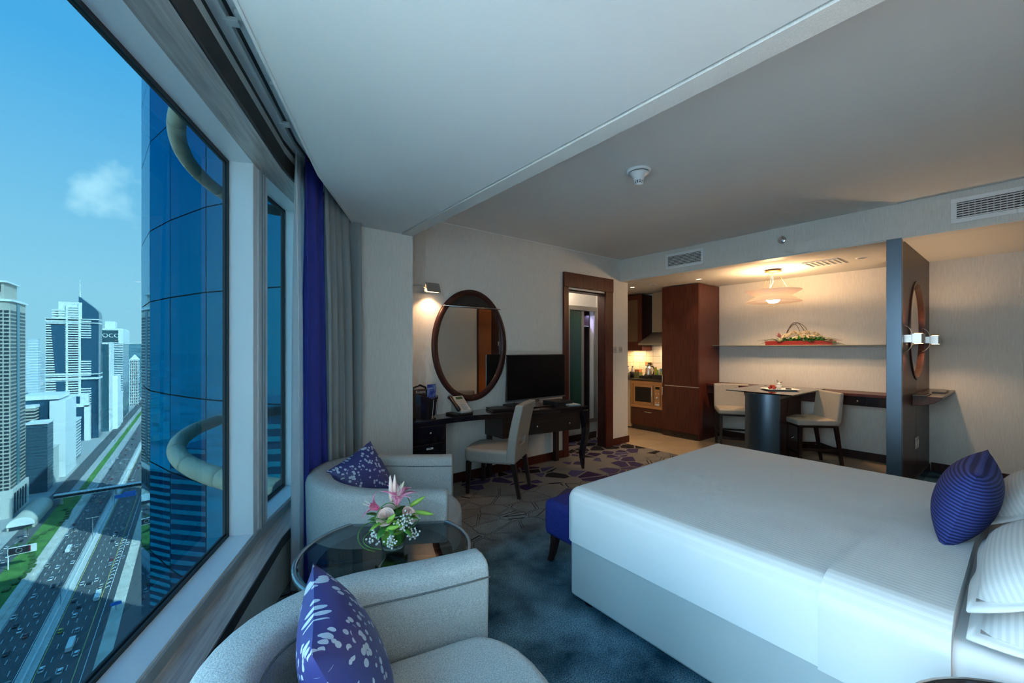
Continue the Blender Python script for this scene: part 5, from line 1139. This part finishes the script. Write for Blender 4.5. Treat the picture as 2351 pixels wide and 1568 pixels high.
sg2 = thing('roadside_sign', 'small blue sign on the sandy verge', 'road sign', (-35.5, 345, G)); bx(-2.5, 2.5, -.15, .15, 3, 5).build('panel', MAT['sign_blue'], sg2); bx(-.2, .2, .0, .3, 0, 3).build('post', M_alug, sg2)
bb = thing('billboard', 'roadside billboard with dark car picture on the lawn', 'billboard', (-96, 455, G)); bx(-7, 7, -.3, .3, 10, 15.5).build('board', M_wht, bb); bx(-6.6, 3.4, -.42, -.3, 10.5, 15).build('picture', mat('dark_poster', (.025, .025, .03), .4), bb); MB(Matrix.Rotation(PI / 2, 4, 'X')).lathe([(1.3, .44), (1.7, .44), (1.7, .46), (1.3, .46)], (-1.6, 12.8, 0), 24, False).build('picture_ring', M_alug, bb); bx(3.4, 4.0, -.42, -.3, 10.5, 15).build('picture_stripe', paints['red'], bb); bx(-7, -6.4, -.2, .2, 0, 10).build('post', M_wht, bb)
M_palm = mat('palm_green', (.05, .12, .03), .8)
for k, (x, y, lab) in enumerate(((-107, 520, 'palm tree on the lawn before the station'), (-104, 480, 'palm tree on the lawn beside the billboard'), (-110, 450, 'palm tree at the left edge by the service road'), (-108, 430, 'palm tree nearest the bottom left lawn'))):
    t = thing('palm_tree', lab, 'palm tree', (x, y, G), k); MB().tube([(0, 0, 0), (.3, 0, 5), (.2, .2, 9)], [.35, .25, .22], 6).build('trunk', mat('palm_trunk', (.20, .15, .10), .9), t); q = MB()
    for i in range(12): leaf(q, (.2, .2, 9), (C(i * PI / 6), S(i * PI / 6), .5), 4.2, .8, .6, 5)
    q.build('crown', M_palm, t, smooth=True, solid=.03)
hg = MB()
for k in range(36): y = 300 + k * 8.2; x = -96 + 6 * S(k * .45) + rc.uniform(-1, 1); hg.box(x - 1.6, x + 1.6, y, y + 5, .08, 1.3)
o = hg.build('hedge', M_palm, None, bevel=.3); o.location = (0, 0, G); tag(o, 'winding clipped hedge on the roadside lawn', 'hedge', kind='stuff')
# ------------------------------------------------------------------ towers along the highway
def bands(mb, x0, x1, y0, y1, z0, z1, dz, th, out=.5):
    z = z0
    while z < z1: mb.box(x0 - out, x1 + out, y0 - out, y1 + out, z, z + th); z += dz
def bld(name, label, cat='tower'): return thing(name, label, cat, (0, 0, G))
def zz(z): return z - G          # height above ground of an absolute z
# A beige tower with a grid of windows and a lantern crown
t = bld('grid_tower', 'tall beige tower with rows of square windows at the left edge')
M_beige = mat('beige_cladding', (.50, .44, .37), .7)
bx(-170, -133, 594, 640, 0, zz(45)).build('shaft', M_beige, t); q = MB(); q2 = MB(); zt = zz(38)
for r in range(56):
    z = 12 + r * 3.55
    if z > zt: break
    for c in range(9): q.box(-168.5 + c * 4.0, -165.6 + c * 4.0, 593.6, 594.2, z, z + 1.9)
    for c in range(8):
        if c in (3, 4): continue
        q2.box(-133.2, -132.7, 596 + c * 5.4, 597.9 + c * 5.4, z, z + 2.0); q2.box(-133.2, -132.7, 598.6 + c * 5.4, 600.4 + c * 5.4, z, z + 2.0)
o = q.build('front_windows', M_dglass, t); o['kind'] = 'stuff'; o = q2.build('side_windows', M_dglass, t); o['kind'] = 'stuff'
bx(-133.2, -132.4, 612, 620, 10, zz(44)).build('glass_strip', M_tglass, t); bx(-172, -131.5, 592.5, 642, zz(45), zz(47)).build('cornice', M_wht, t); bx(-166, -137.5, 598, 634, zz(47), zz(63)).build('lantern', M_beige, t)
q = MB(); 
for c in range(3): q.box(-163 + c * 8.5, -156.5 + c * 8.5, 597.4, 598.1, zz(54), zz(61))
q.build('lantern_windows', M_dglass, t); bx(-168, -135.5, 596, 636, zz(63), zz(64.5)).build('roof', M_wht, t); bx(-172, -131, 592, 642, 0, 26).build('podium', M_conc, t)
q = MB()
for c in range(5): q.box(-131.2, -130.6, 596 + c * 8, 600 + c * 8, 3, 22)
q.build('podium_glazing', M_dglass, t)
# B banded white and blue tower with a glass fin and spire
t = bld('banded_tower', 'tall white and blue banded tower with glass fin and spire')
y0, y1 = 1022, 1062
bx(-190, -148, y0 + 1, y1, 0, zz(52)).build('core', M_dglass, t); bx(-176, -148, y0 + 1, y1, zz(52), zz(80)).build('upper_core', M_wht, t)
bx(-152, -127.5, y0 + 2, y1, 0, zz(60)).build('glass_side', M_bglass, t)
q = MB(); bands(q, -190, -166, y0, y1, 20, zz(50), 4.1, 2.1, .3); bands(q, -166, -151, y0 - .6, y1, 20, zz(74), 4.1, 2.0, .3); bands(q, -183, -166, y0, y1, zz(52), zz(68), 4.1, 2.1, .2)
for a, b in ((48, 18), (-20, -48), (-70, -100)): bands(q, -150, -137, y0, y1, zz(b), zz(a), 4.1, 2.0, .3)
o = q.build('floor_slabs', M_wht, t); o['kind'] = 'stuff'
for z0, z1 in ((44, 52), (-54, -44)): bx(-190.5, -127, y0 - 1.5, y1, zz(z0), zz(z1) - 6.5).build('belt', M_wht, t); bx(-190.5, -127, y0 - 1.5, y1, zz(z1) - 1.6, zz(z1)).build('belt', M_wht, t)
MB().add([(-184, y0 - .8, zz(40)), (-168, y0 - .8, zz(40)), (-168, y0 - .8, zz(-42)), (-179, y0 - .8, zz(-42)), (-184, y0 + 1, zz(40)), (-168, y0 + 1, zz(40)), (-168, y0 + 1, zz(-42)), (-179, y0 + 1, zz(-42))], [(3, 2, 1, 0), (0, 1, 5, 4), (1, 2, 6, 5), (2, 3, 7, 6), (3, 0, 4, 7)]).build('glass_wedge', M_bglass, t)
MB().prism([(-176, 0), (-168.5, 0), (-168.5, 1), (-176, 1)], 0, 1); bx(-178, -168, y0 - .9, y0 + 1, zz(-150), zz(-56)).build('glass_wedge', M_bglass, t)
bx(-167, -164.5, y0 - 1.2, y1, 10, zz(74)).build('rib', M_wht, t); bx(-152, -149, y0 - 1.2, y1, 10, zz(78)).build('rib', M_wht, t)
MB().extr([(-152, y0 + 1.4, zz(53)), (-127.2, y0 + 1.4, zz(53)), (-127.2, y0 + 1.4, zz(64)), (-132, y0 + 1.4, zz(71)), (-140, y0 + 1.4, zz(79)), (-152, y0 + 1.4, zz(91))], (0, 30, 0)).build('glass_fin', M_bglass, t)
MB().tube([(-151.5, y0 + 8, zz(80)), (-151.5, y0 + 8, zz(98)), (-151.5, y0 + 8, zz(120))], [1.6, .9, .3], 6).build('spire', M_wht, t)
# C dark banded tower with the sign
t = bld('sign_tower', 'banded dark tower with large letters under its roof')
bx(-162, -119, 1262, 1380, 0, zz(40)).build('core', M_tglass, t); q = MB(); bands(q, -162, -119, 1261.5, 1263, 6, zz(14), 3.9, 1.9, .5); o = q.build('floor_slabs', M_wht, t); o['kind'] = 'stuff'
bx(-150, -127, 1260.5, 1264, zz(14), zz(38)).build('sign_board', mat('sign_field', (.035, .09, .11), .4), t); bx(-162, -118.5, 1261, 1380, zz(40), zz(44)).build('roof_slab', M_wht, t); bx(-148, -132, 1270, 1300, zz(44), zz(60)).build('plant_room', M_wht, t)
bx(-126, -117.5, 1260, 1382, zz(10), zz(42)).build('corner_pylon', M_wht, t); text('OCO', 12, M_wht, t, (-137.5, 1260.2, zz(28)), (PI / 2, 0, 0), 'lettering', .3)
text('EMAAR', 3.6, M_dglass, t, (-138, 1269.7, zz(54)), (PI / 2, 0, 0), 'roof_lettering', .2) if False else None
# D..M neighbours
def simple(name, label, x0, x1, y0, y1, top, core, slab=None, dz=3.9, th=1.8, cap=3.0, capm=None, z0=4):
    t = bld(name, label); bx(x0, x1, y0, y1, 0, zz(top)).build('core', core, t)
    if slab: q = MB(); bands(q, x0, x1, y0, y1, z0, zz(top), dz, th, .4); o = q.build('floor_slabs', slab, t); o['kind'] = 'stuff'
    bx(x0 - .8, x1 + .8, y0 - .8, y1 + .8, zz(top), zz(top) + cap).build('roof', capm or M_wht, t); return t
t = simple('glass_slab_tower', 'slim pale tower right of the banded spire tower', -133, -120, 1092, 1130, 8, M_tglass, None); bx(-122, -119, 1090.5, 1131, 0, zz(12)).build('fin', M_wht, t); bx(-134, -131, 1090.5, 1131, 0, zz(-6)).build('fin', M_wht, t)
t = simple('balcony_block', 'stepped white balcony block at the road edge', -128, -113, 1116, 1160, -60, M_dglass, M_wht, 3.6, 1.9); bx(-119, -112, 1114.5, 1161, 0, zz(-54)).build('stair_tower', M_wht, t)
simple('white_block', 'low white block beside the far road', -124, -114, 1180, 1215, -95, M_wht, None)
simple('teal_tower', 'pale teal glass tower in the haze above the far road', -160, -118, 1800, 1860, 14, M_tglass, mat('teal_slab', (.30, .48, .52), .4), 5, 1.2)
t = simple('pointed_tower', 'white tower with pointed crown near the vanishing road', -131, -113, 1540, 1575, -34, M_dglass, None); q = MB()
for c in range(5): q.box(-131.5 + c * 4.1, -129.8 + c * 4.1, 1539.2, 1541, 0, zz(-34))
bands(q, -131, -113, 1540, 1575, 5, zz(-34), 8, 1.6, .2); o = q.build('facade_grid', M_wht, t); o['kind'] = 'stuff'; MB().loft([[(-131, 1540, zz(-31)), (-113, 1540, zz(-31)), (-113, 1575, zz(-31)), (-131, 1575, zz(-31))], [(-122.5, 1555, zz(-18)), (-121.5, 1555, zz(-18)), (-121.5, 1560, zz(-18)), (-122.5, 1560, zz(-18))]]).build('pointed_roof', M_wht, t)
t = simple('beige_slab', 'grey-beige slab behind the grid tower', -168, -144, 727, 760, -70, M_beige, None); q = MB(); bands(q, -168, -144, 727, 760, 6, zz(-72), 3.7, 1.7, .15); o = q.build('window_bands', M_dglass, t); o['kind'] = 'stuff'
simple('wavy_block', 'dark block with wavy white balcony edges', -140, -124.5, 676, 700, -83, mat('slate_glass', (.05, .09, .13), .3), M_tglass, 3.4, .8, 2)
t = simple('white_fin_block', 'white-faced office block with dark glass flank', -160, -128, 744, 800, -62, M_bglass, None, cap=5); bx(-135, -121.5, 742, 802, 0, zz(-64)).build('white_face', M_wht, t)
t = simple('framed_block', 'white-framed office block with dark glazing below the spire tower', -168, -137, 1008, 1016, -100, M_bglass, None, cap=2)
f_ = MB(); f_.box(-169, -165, 1006, 1018, 0, zz(-80)).box(-143, -136, 1006, 1018, 0, zz(-98)).box(-168, -137, 1006, 1018, zz(-100), zz(-96)).box(-160, -138, 1007, 1018, zz(-96), zz(-78)); f_.build('frame', M_wht, t); bx(-155, -148, 1006.4, 1007, zz(-94), zz(-82)).build('glazing', M_bglass, t)
simple('striped_block', 'small striped block in front of the framed office', -139, -128, 846, 875, -104, M_bglass, M_wht, 4.2, 2.0)
simple('grey_wall_block', 'blank grey block at the roadside', -141, -125, 702, 730, -116, M_conc, None, cap=.5, capm=M_conc)
simple('white_slab', 'white slab at the very left edge below the grid tower', -145, -136, 520, 560, -86, M_wht, None)
# far skyline and low houses
hz = MB(); rf = random.Random(21)
for k in range(650):
    y = 800 + rf.random() ** 1.6 * 6500; x = -240 - rf.random() * y * .55; s = rf.uniform(8, 24); h = rf.uniform(5, 14) if rf.random() < .93 else rf.uniform(20, 60); hz.box(x, x + s * 1.6, y, y + s, 0, h)
o = hz.build('low_rise_houses', mat('house_white', (.58, .56, .52), .8), None); o.location = (0, 0, G); tag(o, 'sprawl of low pale houses on the plain behind the towers', 'houses', kind='stuff')
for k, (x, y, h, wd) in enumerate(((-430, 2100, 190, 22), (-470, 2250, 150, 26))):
    t = bld('hazy_tower', ('faint slim tower left of the spire tower, haze put into its colour', 'faint lower tower beside the slim one, haze put into its colour')[k]); bx(x, x + wd, y, y + 24, 0, h).build('core', mat('painted_haze_grey', (.45, .52, .56), .8), t); q = MB(); bands(q, x, x + wd, y, y + 24, 10, h, 9, 3, .5); o = q.build('floor_slabs', M_wht, t); o['kind'] = 'stuff'  # distance haze is painted into the grey of the core
# towers on our side of the road, hidden behind the blue facade: their shadows fall across the lanes
for k, (x0, x1, y0, y1, h) in enumerate(((10, 45, 130, 246, 190), (5, 40, 405, 512, 205))):
    t = bld('neighbour_tower', ('banded tower on the near side of the highway', 'farther banded tower on the near side of the highway')[k]); bx(x0, x1, y0, y1, 0, h).build('core', M_bglass, t); q = MB(); bands(q, x0, x1, y0, y1, 6, h, 4, 1.4, .4); o = q.build('floor_slabs', M_wht, t); o['kind'] = 'stuff'
for k, (x0, x1, y0, y1, h) in enumerate(((-175, -130, 120, 165, 120), (-190, -140, 230, 280, 95), (-180, -135, 30, 75, 140), (-185, -138, 330, 372, 70))):
    t = bld('roadside_tower', ('striped tower across the highway, reflected in the blue glass', 'lower striped tower across the highway, reflected in the blue glass', 'tall striped tower across the highway, reflected in the blue glass', 'short striped tower across the highway before the billboard')[k]); bx(x0, x1, y0, y1, 0, h).build('core', M_bglass, t); q = MB(); bands(q, x0, x1, y0, y1, 6, h, 4, 1.5, .5); o = q.build('floor_slabs', M_conc, t); o['kind'] = 'stuff'
# ------------------------------------------------------------------ our own tower above and below the room
own = MB(); fp = [P1(-40, .93), kink(.93), P2(3.9, .93), (3.0, 4.6), (3.0, 14), (40, 14), (40, -40)]
own.prism(fp, 2.98, 45); own.prism(fp, G, -.12); struct(own.build('wall_tower', M_tglass), 'storeys of the hotel tower above and below the room', 'building')
# blue curved bay beside the window
blue = thing('blue_facade', 'curved blue mirror-glass bay of the hotel tower outside the window', 'facade'); 
M_mirrorblue = mat('mirror_blue_glass', (.003, .165, .275), .015, 1.0); M_mirrorblue.node_tree.nodes['Principled BSDF'].inputs['Specular Tint'].default_value = (.05, .50, .72, 1)
plan = [(.6, 21.0), (-.2, 18.0), (-.75, 15.7), (-.925, 13.594), (-.655, 11.661), (-.284, 10.413), (.241, 9.031), (.78, 8.10), (1.35, 7.2), (2.05, 6.3), (2.8, 5.5)]
lv = sorted([.53 + 3.41 * k for k in range(-7, 4)] + [-.98 + 3.41 * k for k in range(-7, 4)])
body = MB().prism([(x + .06, y + .03) for x, y in plan] + [(8, 5.5), (9, 22)], G, 48); body.build('backing', M_gasket, blue)
rp = random.Random(2)
def panel(a, b, z0, z1, name='glass_panel'):
    a = Vector((a[0], a[1], 0)); b = Vector((b[0], b[1], 0)); t_ = (b - a).normalized(); nn = Vector((t_.y, -t_.x, 0)); nn = -nn if nn.x > 0 else nn
    g = .012; w_ = rp.uniform(-.004, .004); p0 = a + t_ * g; p1 = b - t_ * g
    return MB().extr([(p0.x, p0.y, z0 + g), (p1.x, p1.y, z0 + g), (p1.x + nn.x * w_, p1.y + nn.y * w_, z1 - g), (p0.x + nn.x * w_, p0.y + nn.y * w_, z1 - g)], nn * .02)
for i in range(2, len(plan) - 2):
    for j in range(len(lv) - 1):
        if lv[j] < -16 or lv[j + 1] > 11: continue
        panel(plan[i], plan[i + 1], lv[j], lv[j + 1]).build('glass_panel', M_mirrorblue, blue)
q = MB()
for i in range(len(plan) - 1):
    for z0, z1 in ((G, -16.5), (9.2, 48)): p_ = panel(plan[i], plan[i + 1], z0, z1); q.add(p_.v, p_.f)
for i in (0, 1, len(plan) - 2): p_ = panel(plan[i], plan[i + 1], -16.5, 9.2); q.add(p_.v, p_.f)
q.build('far_glass', M_mirrorblue, blue)
# tubular rings
M_tube = mat('beige_tube', (.66, .52, .34), .45, .1); RC, RR = (4.0, 6.0), 4.12
for k, (z, lab) in enumerate(((.31, 'beige tubular ring outside the window at sill height'), (3.92, 'beige tubular ring outside the window above head height'))):
    t = thing('tube_ring', lab, 'tubular ring', (RC[0], RC[1], z), 0, 'tubular rings outside the window')
    def arc(a0, a1, n_): return [(RR * C(a0 + (a1 - a0) * i / n_), RR * S(a0 + (a1 - a0) * i / n_), 0) for i in range(n_ + 1)]
    edges = [2.50 + i * .1757 for i in range(8)]
    for i in range(7): MB().tube(arc(edges[i] + .0012, edges[i + 1] - .0012, 8), .088, 18).build('tube_segment', M_tube, t, smooth=True)
    MB().tube(arc(edges[0], edges[-1], 50), .084, 12).build('sleeve', M_gasket, t, smooth=True)
    if k == 0: MB().tube([(-3.55, 1.2, .1), (-3.5, 1.22, -.25), (-3.56, 1.15, -.55), (-3.5, 1.2, -.85), (-3.58, 1.1, -1.1)], .008, 5).build('loose_cable', M_wht, t, smooth=True)
